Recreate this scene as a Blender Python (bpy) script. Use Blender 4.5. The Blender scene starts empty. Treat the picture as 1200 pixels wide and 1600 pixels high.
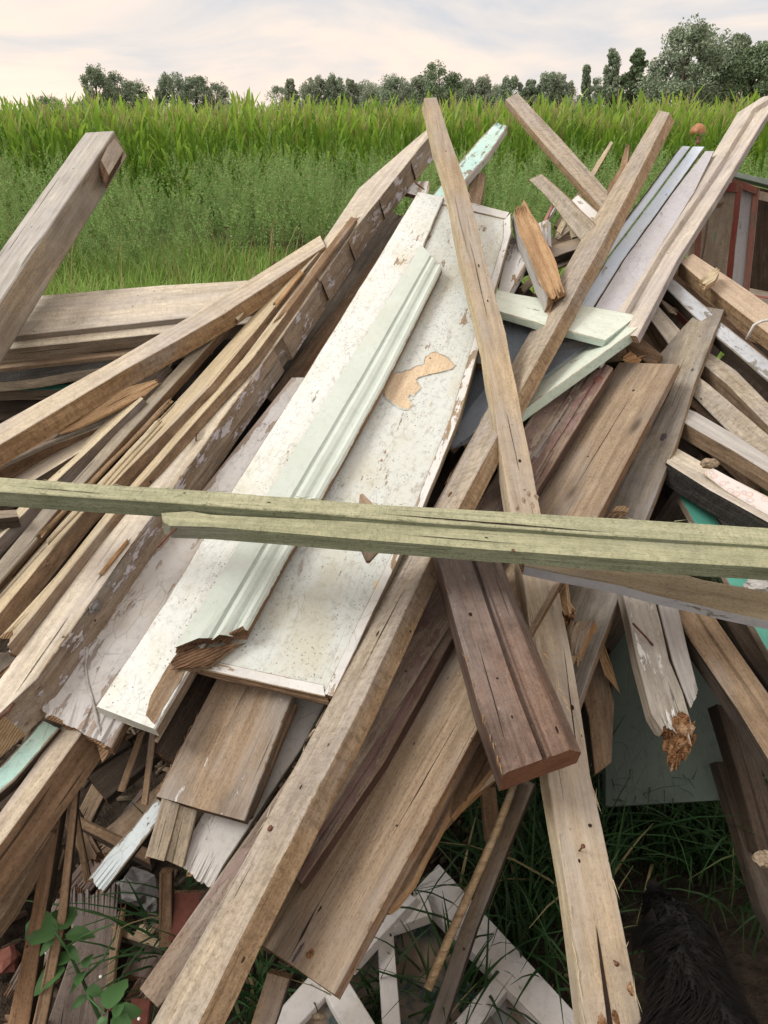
import bpy, bmesh, math, random
import numpy as np
from mathutils import Vector, Matrix, noise as mnoise
rad = math.radians
scene = bpy.context.scene
# ---------------------------------------------------------------- camera
F_PX = 1180.0
PITCH = rad(26.95)
CAM = Vector((0, 0, 1.6))
cam_d = bpy.data.cameras.new('camera'); cam = bpy.data.objects.new('camera', cam_d)
scene.collection.objects.link(cam)
cam_d.sensor_fit = 'VERTICAL'; cam_d.sensor_height = 36; cam_d.sensor_width = 27
cam_d.lens = 36 * F_PX / 1600
cam_d.clip_start = 0.05; cam_d.clip_end = 2000
cam.location = CAM; cam.rotation_euler = (rad(90) - PITCH, 0, 0)
scene.camera = cam
scene.render.resolution_x = 768; scene.render.resolution_y = 1024
# ---------------------------------------------------------------- light
SUN_EL, SUN_AZ = rad(46), rad(-100)          # azimuth measured from +Y towards +X
scene.view_settings.view_transform = 'Standard'
scene.view_settings.look = 'None'
scene.view_settings.gamma = 1
scene.view_settings.exposure = 0.62
w = bpy.data.worlds.new('World'); scene.world = w; w.use_nodes = True
nt = w.node_tree; nt.nodes.clear()
def wn(t, **k):
    n = nt.nodes.new(t)
    for a, b in k.items(): setattr(n, a, b)
    return n
sky = wn('ShaderNodeTexSky', sky_type='NISHITA', sun_disc=False, sun_elevation=SUN_EL, sun_rotation=SUN_AZ)
sky.air_density = 1.2; sky.dust_density = 3.0
bg1 = wn('ShaderNodeBackground'); bg1.inputs[1].default_value = 0.07
nt.links.new(sky.outputs[0], bg1.inputs[0])
tc = wn('ShaderNodeTexCoord'); mp = wn('ShaderNodeMapping')
mp.inputs['Scale'].default_value = (1.0, 1.0, 4.2); mp.inputs['Location'].default_value = (0.4, 0.1, 0.35)
nt.links.new(tc.outputs['Generated'], mp.inputs[0])
nz = wn('ShaderNodeTexNoise'); nz.inputs['Scale'].default_value = 3.3; nz.inputs['Detail'].default_value = 7
nz.inputs['Roughness'].default_value = 0.52; nz.inputs['Distortion'].default_value = 0.6
nt.links.new(mp.outputs[0], nz.inputs['Vector'])
cr = wn('ShaderNodeValToRGB')
e = cr.color_ramp.elements
e[0].position = 0.34; e[0].color = (0.58, 0.59, 0.62, 1)
e[1].position = 0.66; e[1].color = (0.99, 0.81, 0.675, 1)
m = e.new(0.47); m.color = (0.76, 0.69, 0.64, 1)
m = e.new(0.56); m.color = (0.92, 0.755, 0.645, 1)
nt.links.new(nz.outputs[0], cr.inputs[0])
bg2 = wn('ShaderNodeBackground'); bg2.inputs[1].default_value = 0.66
sx = wn('ShaderNodeSeparateXYZ'); nt.links.new(tc.outputs['Generated'], sx.inputs[0])
zr = wn('ShaderNodeMapRange'); nt.links.new(sx.outputs[2], zr.inputs[0])   # the overcast is brighter overhead
zr.inputs[1].default_value = .22; zr.inputs[2].default_value = .9; zr.inputs[3].default_value = .82; zr.inputs[4].default_value = 1.15
nt.links.new(zr.outputs[0], bg2.inputs[1])
nt.links.new(cr.outputs[0], bg2.inputs[0])
mx = wn('ShaderNodeMixShader'); mx.inputs[0].default_value = 0.95
out = wn('ShaderNodeOutputWorld')
nt.links.new(bg1.outputs[0], mx.inputs[1]); nt.links.new(bg2.outputs[0], mx.inputs[2])
nt.links.new(mx.outputs[0], out.inputs[0])
sun_d = bpy.data.lights.new('sun', 'SUN'); sun = bpy.data.objects.new('sun', sun_d)
scene.collection.objects.link(sun)
sun_d.energy = 1.6; sun_d.angle = rad(22); sun_d.color = (1.0, 0.955, 0.89)
sd = Vector((math.sin(SUN_AZ) * math.cos(SUN_EL), -0.25 + 0 * math.cos(SUN_AZ), math.sin(SUN_EL)))
sd = Vector((math.sin(SUN_AZ) * math.cos(SUN_EL), math.cos(SUN_AZ) * math.cos(SUN_EL), math.sin(SUN_EL)))
sun.rotation_euler = sd.to_track_quat('Z', 'Y').to_euler()

# ---------------------------------------------------------------- helpers
COL = scene.collection
FW = Vector((0, math.cos(PITCH), -math.sin(PITCH))); UP = Vector((0, math.sin(PITCH), math.cos(PITCH)))
RT = Vector((1, 0, 0))
def ray(px, py): return FW + RT * ((px - 600) / F_PX) - UP * ((py - 800) / F_PX)
def d0(py): return 1.0 / (0.276 + 0.000396 * py)
HD = 1.325                                    # distance from eye to the sloping face of the heap
def W(px, py, s=0.0):                         # a point on the heap's face, s metres below it
    return CAM + ray(px, py) * (d0(py) * (1 + s / HD))
def G(px, py, h=0.0):                         # a point at height h over the ground
    r = ray(px, py); return CAM + r * ((h - CAM.z) / r.z)
def Y(px, py, y):                             # a point at distance y in front of the viewer
    r = ray(px, py); return CAM + r * (y / r.y)
_pa, _pb = 0.5928, 0.46728
HEAPN = (-(FW * _pa - UP * _pb)).normalized()
def proj(p):
    q = p - CAM; z = q.dot(FW); return Vector((600 + F_PX * q.dot(RT) / z, 800 - F_PX * q.dot(UP) / z))

def tag(o, label=None, cat=None, grp=None, kind=None):
    if label: o['label'] = label
    if cat: o['category'] = cat
    if grp: o['group'] = grp
    if kind: o['kind'] = kind
    elif cat: o['kind'] = 'thing'
    return o
def link(name, me, mats=(), parent=None, M=None):
    o = bpy.data.objects.new(name, me); COL.objects.link(o)
    for m in mats: me.materials.append(m)
    if parent is not None:
        o.parent = parent
        if M is not None: o.matrix_basis = parent.matrix_basis.inverted() @ M if parent.parent is None else M
    elif M is not None: o.matrix_basis = M
    return o
def empty(name, loc, label=None, cat=None, grp=None):
    o = bpy.data.objects.new(name, None); COL.objects.link(o)
    o.matrix_basis = Matrix.Translation(loc); o.empty_display_size = .1
    return tag(o, label, cat, grp)
def np_mesh(name, V, Q, smooth=False, matidx=None):
    V = np.asarray(V, dtype=np.float32).reshape(-1, 3); Q = np.asarray(Q, dtype=np.int32)
    k = Q.shape[1]; me = bpy.data.meshes.new(name)
    me.vertices.add(len(V)); me.vertices.foreach_set('co', V.ravel())
    me.loops.add(Q.size); me.loops.foreach_set('vertex_index', Q.ravel())
    me.polygons.add(len(Q)); me.polygons.foreach_set('loop_start', np.arange(0, Q.size, k, dtype=np.int32))
    me.polygons.foreach_set('loop_total', np.full(len(Q), k, dtype=np.int32))
    if smooth: me.polygons.foreach_set('use_smooth', np.ones(len(Q), dtype=bool))
    if matidx is not None: me.polygons.foreach_set('material_index', np.asarray(matidx, dtype=np.int32))
    me.update(calc_edges=True); me.validate(); return me

# ---------------------------------------------------------------- materials
class MB:
    def __init__(s, name):
        s.m = bpy.data.materials.new(name); s.m.use_nodes = True; s.t = s.m.node_tree; s.t.nodes.clear()
    def n(s, typ, ins=None, **at):
        nd = s.t.nodes.new('ShaderNode' + typ)
        for k, v in at.items(): setattr(nd, k, v)
        for k, v in (ins or {}).items(): s.set(nd.inputs[k], v)
        return nd
    def set(s, sock, v):
        if isinstance(v, bpy.types.NodeSocket): s.t.links.new(v, sock)
        elif isinstance(v, bpy.types.Node): s.t.links.new(v.outputs[0], sock)
        else:
            if sock.type == 'RGBA' and len(v) == 3: v = (*v, 1)
            sock.default_value = v
    def math(s, op, a, b=0.0, c=0.0, clamp=False):
        nd = s.n('Math', operation=op); nd.use_clamp = clamp
        s.set(nd.inputs[0], a); s.set(nd.inputs[1], b)
        if op in ('MULTIPLY_ADD',): s.set(nd.inputs[2], c)
        return nd.outputs[0]
    def mapr(s, v, a, b, c=0., d=1.):
        nd = s.n('MapRange', {0: v, 1: a, 2: b, 3: c, 4: d}); return nd.outputs[0]
    def mix(s, f, a, b, mode='MIX'):
        nd = s.n('Mix', data_type='RGBA', blend_type=mode)
        s.set(nd.inputs[0], f); s.set(nd.inputs[6], a); s.set(nd.inputs[7], b); return nd.outputs[2]
    def vmul(s, v, k):
        nd = s.n('VectorMath', operation='MULTIPLY'); s.set(nd.inputs[0], v); nd.inputs[1].default_value = k; return nd.outputs[0]
    def noise(s, v, sc, det=3, ro=.55, dist=0):
        return s.n('TexNoise', {'Vector': v, 'Scale': sc, 'Detail': det, 'Roughness': ro, 'Distortion': dist}).outputs[0]
    def coords(s):
        tc = s.n('TexCoord'); oi = s.n('ObjectInfo')
        r = s.math('MULTIPLY', oi.outputs['Random'], 37.0)
        nd = s.n('VectorMath', operation='ADD'); s.set(nd.inputs[0], tc.outputs['Object']); s.set(nd.inputs[1], r)
        return nd.outputs[0], tc
    def done(s, bsdf):
        o = s.n('OutputMaterial'); s.t.links.new(bsdf.outputs[0], o.inputs[0]); return s.m

def wood(name, light, dark, grey=.35, gcol=(.33, .31, .285), saw=0., knot=.5, crack=.5, rough=.85, bump=1.,
         paint=None, cov=0., prough=.5, pvar=None, dirt=.25, speck=.0, edge=.15, fibre=1., bare=.0, flake=14.):
    def ds(c, k=.26, g=1.06):
        l_ = .3 * c[0] + .6 * c[1] + .1 * c[2]; return tuple((x + (l_ - x) * k) * g * q for x, q in zip(c, (.97, 1.01, .95)))
    light, dark = ds(light, .13), ds(dark, .08, 1.05)
    b = MB(name); v, tc = b.coords()
    wv = b.n('TexNoise', {'Vector': b.vmul(v, (1.3, 3, 3)), 'Scale': 1., 'Detail': 1}).outputs['Color']
    sub = b.n('VectorMath', operation='MULTIPLY_ADD'); b.set(sub.inputs[0], wv); sub.inputs[1].default_value = (0, .03, .03); b.set(sub.inputs[2], v)
    vv = sub.outputs[0]
    fine = b.noise(b.vmul(vv, (6, 170 * fibre, 170 * fibre)), 1, 5, .7)
    mid = b.noise(b.vmul(vv, (1.6, 48, 48)), 1, 4, .6)
    broad = b.noise(b.vmul(v, (2.6, 9, 9)), 1, 5, .62)
    blot = b.noise(v, 9, 5, .65)
    rg = b.n('TexWave', {'Vector': b.vmul(vv, (.55, 7.5, 7.5)), 'Scale': 2.1, 'Distortion': 5., 'Detail': 2, 'Detail Scale': .6}, wave_type='RINGS', rings_direction='X').outputs[1]
    g = b.math('MULTIPLY_ADD', fine, .62, b.math('MULTIPLY_ADD', mid, .28, b.math('MULTIPLY', rg, .08)))
    col = b.mix(b.mapr(g, .33, .64), dark, light)
    grit = b.noise(b.vmul(v, (.55, 1, 1)), 260, 4, .75); scuff = b.noise(b.vmul(vv, (7, 34, 34)), 1, 5, .7)
    col = b.mix(b.mapr(grit, .50, .70, 0., .75), col, tuple(c * .45 for c in dark))
    col = b.mix(b.mapr(scuff, .54, .70, 0., .6), col, tuple(min(1, c * 1.22 + .02) for c in light))
    # weathered grey areas
    gm = b.mapr(b.math('ADD', broad, b.math('MULTIPLY', b.math('SUBTRACT', fine, .5), .22)), .62 - grey * .45, .80 - grey * .35)
    gcd = b.mix(b.mapr(g, .3, .7), tuple(c * .62 for c in gcol), gcol)
    col = b.mix(b.math('MULTIPLY', gm, .85), col, gcd)
    st1 = b.noise(b.vmul(vv, (2.4, 15, 15)), 1, 6, .72, .3)
    col = b.mix(b.mapr(st1, .53, .68, 0., .35 + dirt * .6), col, tuple(c * .62 for c in dark))
    # dirt & stains
    col = b.mix(b.math('MULTIPLY', b.mapr(blot, .46, .74), dirt), col, tuple(c * .30 for c in dark))
    # knots
    vo = b.n('TexVoronoi', {'Vector': b.vmul(v, (2.6, 7.5, 7.5)), 'Scale': 1.0, 'Randomness': 1.0})
    kd = b.math('ADD', vo.outputs['Distance'], b.math('MULTIPLY', b.math('SUBTRACT', blot, .5), .10))
    km = b.mapr(kd, .045, .11, knot, 0.)
    col = b.mix(km, col, tuple(c * .22 for c in dark))
    halo = b.mapr(kd, .09, .24, knot * .35, 0.)
    col = b.mix(halo, col, tuple(c * .55 for c in dark))
    # cracks along the grain
    ck = b.noise(b.vmul(vv, (2.1, 95, 95)), 1, 2, .5)
    cm = b.mapr(ck, .665, .70, 0., crack)
    col = b.mix(cm, col, tuple(c * .15 for c in dark))
    # nail holes, pits
    v2 = b.n('TexVoronoi', {'Vector': v, 'Scale': 21, 'Randomness': 1.0}).outputs['Distance']
    pit = b.mapr(v2, .045, .075, .85, 0.)
    pit = b.math('MULTIPLY', pit, b.mapr(b.noise(v, 5, 1), .5, .56))
    col = b.mix(pit, col, (.02, .015, .012))
    hgt = b.math('SUBTRACT', b.math('MULTIPLY_ADD', fine, .7, b.math('MULTIPLY', mid, .5)), b.math('MULTIPLY', cm, 1.6))
    hgt = b.math('SUBTRACT', hgt, b.math('MULTIPLY', pit, 1.5))
    if saw > 0:
        sw = b.noise(b.vmul(v, (125, 14, 14)), 1, 3, .6, .4)
        sm = b.math('MULTIPLY', sw, b.mapr(b.noise(v, 5, 3), .35, .62))
        hgt = b.math('MULTIPLY_ADD', sm, saw * 2.2, hgt)
        ra = b.noise(b.vmul(v, (64, 40, 40)), 1, 5, .75)
        hgt = b.math('MULTIPLY_ADD', ra, saw * 2.0, hgt)
        col = b.mix(b.mapr(ra, .50, .34, 0., .62 * saw), col, tuple(c * .55 for c in dark))
        col = b.mix(b.mapr(ra, .56, .70, 0., .35 * saw), col, tuple(min(1, c * 1.2) for c in light))
    ro = rough
    if paint is not None:
        uv = b.n('SeparateXYZ', {0: tc.outputs['UV']}).outputs[1]
        ed = b.mapr(b.math('ABSOLUTE', b.math('SUBTRACT', uv, .5)), .5 - edge, .5, 0., .28)
        pn = b.noise(b.vmul(v, (.55, 1.35, 1.35)), flake, 9, .72, .2)
        pn2 = b.noise(b.vmul(vv, (5, 75, 75)), 1, 4, .7)
        q = b.math('MULTIPLY_ADD', pn2, .34, b.math('ADD', pn, ed))
        th = .53 + cov * .52
        pm = b.mapr(q, th, th + .012, 1., 0.)
        pc = b.mix(b.mapr(b.noise(v, 7, 5, .6), .35, .68), paint, pvar or tuple(c * .82 for c in paint))
        pd = b.noise(v, 60, 5, .7)
        pc = b.mix(b.math('MULTIPLY', b.mapr(pd, .5, .74), dirt), pc, tuple(c * .35 for c in (pvar or paint)))
        yb_ = b.noise(b.vmul(v, (1.2, 2, 2)), 3.2, 6, .68)
        pc = b.mix(b.mapr(yb_, .50, .66, 0., dirt * .9), pc, tuple(x * y_ for x, y_ in zip(paint, (.80, .68, .46))))
        pc = b.mix(b.mapr(b.noise(v, 300, 3, .7), .55, .72, 0., dirt * .8), pc, tuple(c * .5 for c in paint))
        if speck > 0:
            v3 = b.n('TexVoronoi', {'Vector': v, 'Scale': 105, 'Randomness': 1.0}).outputs['Distance']
            sp = b.math('MULTIPLY', b.mapr(v3, .09, .24, 1., 0.), b.mapr(b.noise(v, 16, 3), .42, .62))
            pc = b.mix(b.math('MULTIPLY', sp, speck), pc, (.11, .085, .055))
            sc = b.noise(b.vmul(v, (10, 28, 28)), 1, 6, .7)
            pc = b.mix(b.math('MULTIPLY', b.mapr(sc, .60, .66), speck * .55), pc, (.25, .19, .13))
        pk = b.n('TexVoronoi', {'Vector': b.vmul(v, (9, 30, 30)), 'Scale': 1.6, 'Randomness': 1}, feature='DISTANCE_TO_EDGE').outputs[0]
        cl = b.math('MULTIPLY', b.mapr(pk, .010, .022, 1., 0.), b.mapr(blot, .48, .58))
        pc = b.mix(b.math('MULTIPLY', cl, .18), pc, tuple(c * .3 for c in paint))
        col = b.mix(pm, col, pc)
        hgt = b.math('ADD', b.math('MULTIPLY', hgt, b.mapr(pm, 0, 1, 1., .22)), b.math('MULTIPLY', pm, .9))
        hgt = b.math('SUBTRACT', hgt, b.math('MULTIPLY', cl, .3))
        ro = b.mapr(pm, 0, 1, rough, prough)
    # every piece has its own tone
    oi = b.n('ObjectInfo').outputs['Random']
    hs = b.n('HueSaturation', {'Hue': b.mapr(oi, 0, 1, .492, .506), 'Saturation': b.mapr(oi, 0, 1, 1.1, .85), 'Value': b.mapr(oi, 0, 1, .88, 1.12), 'Color': col}).outputs[0]
    bp = b.n('Bump', {'Strength': .75 * bump, 'Distance': .0036, 'Height': hgt}).outputs[0]
    p = b.n('BsdfPrincipled', {'Base Color': hs, 'Roughness': ro, 'Normal': bp})
    p.inputs['Specular IOR Level'].default_value = .28
    return b.done(p)

def endgrain(name, light, dark, mess=.5):
    b = MB(name); v, tc = b.coords()
    rg = b.n('TexWave', {'Vector': v, 'Scale': 70., 'Distortion': 2.5, 'Detail': 2}, wave_type='RINGS', rings_direction='X').outputs[1]
    nn = b.noise(b.vmul(v, (40, 130, 130)), 1, 5, .7)
    bl = b.noise(v, 22, 4, .6)
    g = b.math('MULTIPLY_ADD', rg, .35, b.math('MULTIPLY', nn, .75))
    col = b.mix(b.mapr(g, .3, .8), dark, light)
    col = b.mix(b.math('MULTIPLY', b.mapr(bl, .45, .65), mess), col, tuple(c * .3 for c in dark))
    bp = b.n('Bump', {'Strength': 1., 'Distance': .004, 'Height': g}).outputs[0]
    return b.done(b.n('BsdfPrincipled', {'Base Color': col, 'Roughness': .95, 'Normal': bp, 'Specular IOR Level': .15}))

def plain(name, col, rough=.6, var=.25, sc=20, metal=0., bump=.3, spec=.3):
    b = MB(name); v, tc = b.coords()
    nn = b.noise(v, sc, 5, .65)
    c = b.mix(b.mapr(nn, .35, .7), tuple(c * (1 - var) for c in col), col)
    bp = b.n('Bump', {'Strength': bump, 'Distance': .003, 'Height': nn}).outputs[0]
    return b.done(b.n('BsdfPrincipled', {'Base Color': c, 'Roughness': rough, 'Metallic': metal, 'Normal': bp, 'Specular IOR Level': spec}))

def leafy(name, c1, c2, trans=.35, rough=.5, c3=None, sc=.5):
    b = MB(name)
    gi = b.n('NewGeometry'); r = gi.outputs['Random Per Island']
    tc = b.n('TexCoord').outputs['Object']
    nn = b.noise(tc, sc, 3)
    f = b.math('MULTIPLY_ADD', r, .5, b.math('MULTIPLY', nn, .62))
    col = b.mix(b.mapr(f, .25, .82), c1, c2)
    if c3: col = b.mix(b.mapr(r, .90, .93), col, c3)
    p = b.n('BsdfPrincipled', {'Base Color': col, 'Roughness': rough, 'Specular IOR Level': .25})
    t = b.n('BsdfTranslucent', {'Color': col})
    m = b.n('MixShader', {0: trans}); b.set(m.inputs[1], p.outputs[0]); b.set(m.inputs[2], t.outputs[0])
    return b.done(m)

M = {}
M['pale'] = wood('pale_sawn_wood', (.63, .54, .44), (.42, .335, .25), grey=.50, gcol=(.52, .475, .43), saw=.55, knot=.6, crack=.3, dirt=.3)
M['cream'] = wood('cream_split_wood', (.56, .46, .32), (.38, .28, .17), grey=.25, gcol=(.42, .38, .32), saw=.2, knot=.4, crack=.3, dirt=.2)
M['rough'] = wood('rough_sawn_wood', (.52, .42, .32), (.30, .225, .16), grey=.50, gcol=(.45, .405, .36), saw=1., knot=.8, crack=.25, dirt=.3, bump=1.35)
M['roughside'] = wood('rough_sawn_wood_side', (.40, .265, .15), (.22, .125, .06), grey=.15, saw=1., knot=.5, crack=.2, dirt=.25, bump=1.1)
M['grey'] = wood('weathered_grey_wood', (.47, .435, .40), (.29, .26, .235), grey=.8, gcol=(.47, .455, .44), saw=.15, knot=.7, crack=.7, dirt=.22, fibre=.8)
M['greyside'] = wood('weathered_side_wood', (.36, .28, .20), (.18, .13, .09), grey=.45, gcol=(.30, .27, .24), saw=.1, knot=.8, crack=.6, dirt=.35)
M['brown'] = wood('brown_old_wood', (.29, .18, .105), (.13, .075, .042), grey=.20, gcol=(.24, .20, .165), saw=.3, knot=.7, crack=.5, dirt=.5)
M['dark'] = wood('shade_dark_old_wood', (.080, .055, .038), (.032, .021, .015), grey=.25, gcol=(.075, .066, .058), saw=.25, knot=.5, crack=.5, dirt=.5)  # old wood, browns lowered so buried planks hold the gap shade
M['orange'] = wood('fresh_split_wood', (.50, .30, .14), (.27, .13, .05), grey=.02, saw=0, knot=.3, crack=.9, dirt=.35, bump=1.5)
M['plank'] = wood('planed_brown_board', (.37, .285, .205), (.225, .16, .11), grey=.38, gcol=(.315, .285, .25), saw=.05, knot=.8, crack=.25, dirt=.25)
M['plankside'] = wood('board_edge_wood', (.30, .185, .10), (.14, .08, .045), grey=.2, saw=.3, knot=.3, crack=.5, dirt=.4)
M['qgrey'] = wood('grey_stained_board', (.33, .275, .215), (.20, .155, .115), grey=.55, gcol=(.26, .25, .245), saw=.1, knot=.9, crack=.3, dirt=.5)
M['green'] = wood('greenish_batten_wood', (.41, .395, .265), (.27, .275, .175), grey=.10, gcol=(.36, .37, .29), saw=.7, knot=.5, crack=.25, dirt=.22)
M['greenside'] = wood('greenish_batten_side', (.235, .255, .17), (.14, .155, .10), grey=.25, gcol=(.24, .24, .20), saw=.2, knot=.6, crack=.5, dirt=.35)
M['white'] = wood('old_white_paint', (.42, .30, .20), (.25, .16, .10), paint=(.60, .655, .645), pvar=(.57, .60, .56), cov=.52, prough=.5, dirt=.5, speck=.9, edge=.04, bump=.8)
M['whitewood'] = wood('flaking_white_paint', (.42, .32, .22), (.24, .16, .10), paint=(.64, .65, .64), cov=.36, prough=.6, dirt=.3, edge=.1)
M['mint'] = wood('mint_paint', (.36, .24, .15), (.2, .12, .07), paint=(.56, .625, .585), pvar=(.50, .565, .52), cov=.66, prough=.38, dirt=.18, edge=.03, bump=.4, speck=.12)
M['mintpale'] = wood('pale_mint_paint', (.40, .36, .28), (.26, .22, .16), paint=(.54, .61, .53), pvar=(.49, .55, .475), cov=.50, prough=.6, dirt=.25, edge=.04, speck=.2)
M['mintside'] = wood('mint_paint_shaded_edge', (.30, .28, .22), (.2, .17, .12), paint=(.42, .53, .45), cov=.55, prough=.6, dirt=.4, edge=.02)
M['lilac'] = wood('grey_lilac_paint', (.42, .33, .27), (.28, .21, .17), paint=(.485, .49, .495), pvar=(.43, .42, .41), cov=.42, prough=.75, dirt=.4, edge=.12, grey=.5, gcol=(.38, .35, .34))
M['blue'] = wood('pale_blue_paint', (.40, .36, .33), (.22, .19, .17), paint=(.47, .58, .71), pvar=(.53, .60, .68), cov=.56, prough=.6, dirt=.2, edge=.08)
M['lightgrey'] = wood('pale_grey_paint', (.44, .41, .39), (.3, .27, .25), paint=(.45, .46, .50), pvar=(.42, .42, .45), cov=.55, prough=.7, dirt=.3, edge=.04)
M['pink'] = wood('faded_pinkish_wood', (.54, .46, .415), (.38, .31, .275), grey=.35, gcol=(.46, .42, .405), saw=0, knot=.3, crack=.35, dirt=.2)
M['pinkside'] = wood('faded_grey_purple_side', (.30, .245, .235), (.19, .15, .145), grey=.5, gcol=(.28, .265, .27), knot=.2, crack=.3, dirt=.3)
M['maroon'] = wood('worn_maroon_paint', (.30, .215, .165), (.17, .115, .085), paint=(.155, .093, .082), pvar=(.235, .175, .155), cov=.22, prough=.55, dirt=.4, edge=.08, flake=22)
M['darkmaroon'] = wood('dark_maroon_stain', (.12, .07, .055), (.05, .028, .024), grey=.15, gcol=(.12, .09, .085), knot=.2, crack=.5, dirt=.3, rough=.5)
M['mahog'] = wood('scratched_red_brown_stain', (.225, .125, .088), (.115, .064, .048), grey=.48, gcol=(.22, .185, .17), saw=.5, knot=.3, crack=.5, dirt=.7, rough=.75, paint=(.27, .235, .215), pvar=(.20, .16, .14), cov=-.04, prough=.8, flake=60, edge=0)
M['turq'] = wood('flaking_turquoise_paint', (.34, .28, .22), (.2, .15, .11), paint=(.36, .60, .56), pvar=(.50, .66, .63), cov=.42, prough=.55, dirt=.4, edge=.14)
M['teal'] = wood('teal_paint', (.25, .2, .15), (.15, .1, .08), paint=(.10, .33, .27), pvar=(.12, .36, .30), cov=.5, prough=.5, dirt=.3, edge=.06)
M['greyblue'] = wood('grey_blue_flaking_paint', (.30, .27, .24), (.15, .13, .11), paint=(.40, .43, .465), pvar=(.35, .37, .40), cov=.33, prough=.7, dirt=.5, edge=.10)
M['burnt'] = wood('charred_wood', (.05, .045, .04), (.015, .013, .012), grey=.1, gcol=(.08, .075, .07), knot=.1, crack=.4, dirt=.6, bump=2, saw=.8)
M['oldwhite'] = wood('weathered_off_white_grain', (.42, .38, .33), (.24, .20, .16), paint=(.56, .55, .53), cov=.12, prough=.8, dirt=.4, edge=.1, grey=.7, gcol=(.42, .39, .36), crack=.8)
M['redwood'] = wood('red_painted_edge', (.35, .2, .14), (.2, .1, .07), paint=(.26, .085, .065), pvar=(.33, .14, .11), cov=.40, prough=.6, dirt=.3, edge=.12)
M['pinkbeam'] = wood('pinkish_planed_beam', (.52, .40, .31), (.37, .27, .20), grey=.15, saw=.1, knot=.3, crack=.4, dirt=.2)
M['floral'] = None
M['end'] = endgrain('end_grain_brown', (.34, .23, .14), (.13, .075, .04))
M['endlight'] = endgrain('end_grain_light', (.47, .35, .22), (.26, .17, .09), .3)
M['enddark'] = endgrain('end_grain_dark', (.20, .12, .07), (.06, .035, .02), .6)
M['endwhite'] = wood('painted_end', (.42, .32, .22), (.24, .16, .10), paint=(.60, .62, .56), cov=.6, prough=.6, dirt=.5, edge=.0)
M['rot'] = None
M['rust'] = plain('rusty_steel', (.17, .075, .05), .8, .5, 120)
M['iron'] = plain('dull_steel', (.35, .34, .34), .4, .4, 60, .8)
M['dullwhite'] = plain('white_metal', (.62, .62, .6), .4, .2, 30)

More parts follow.
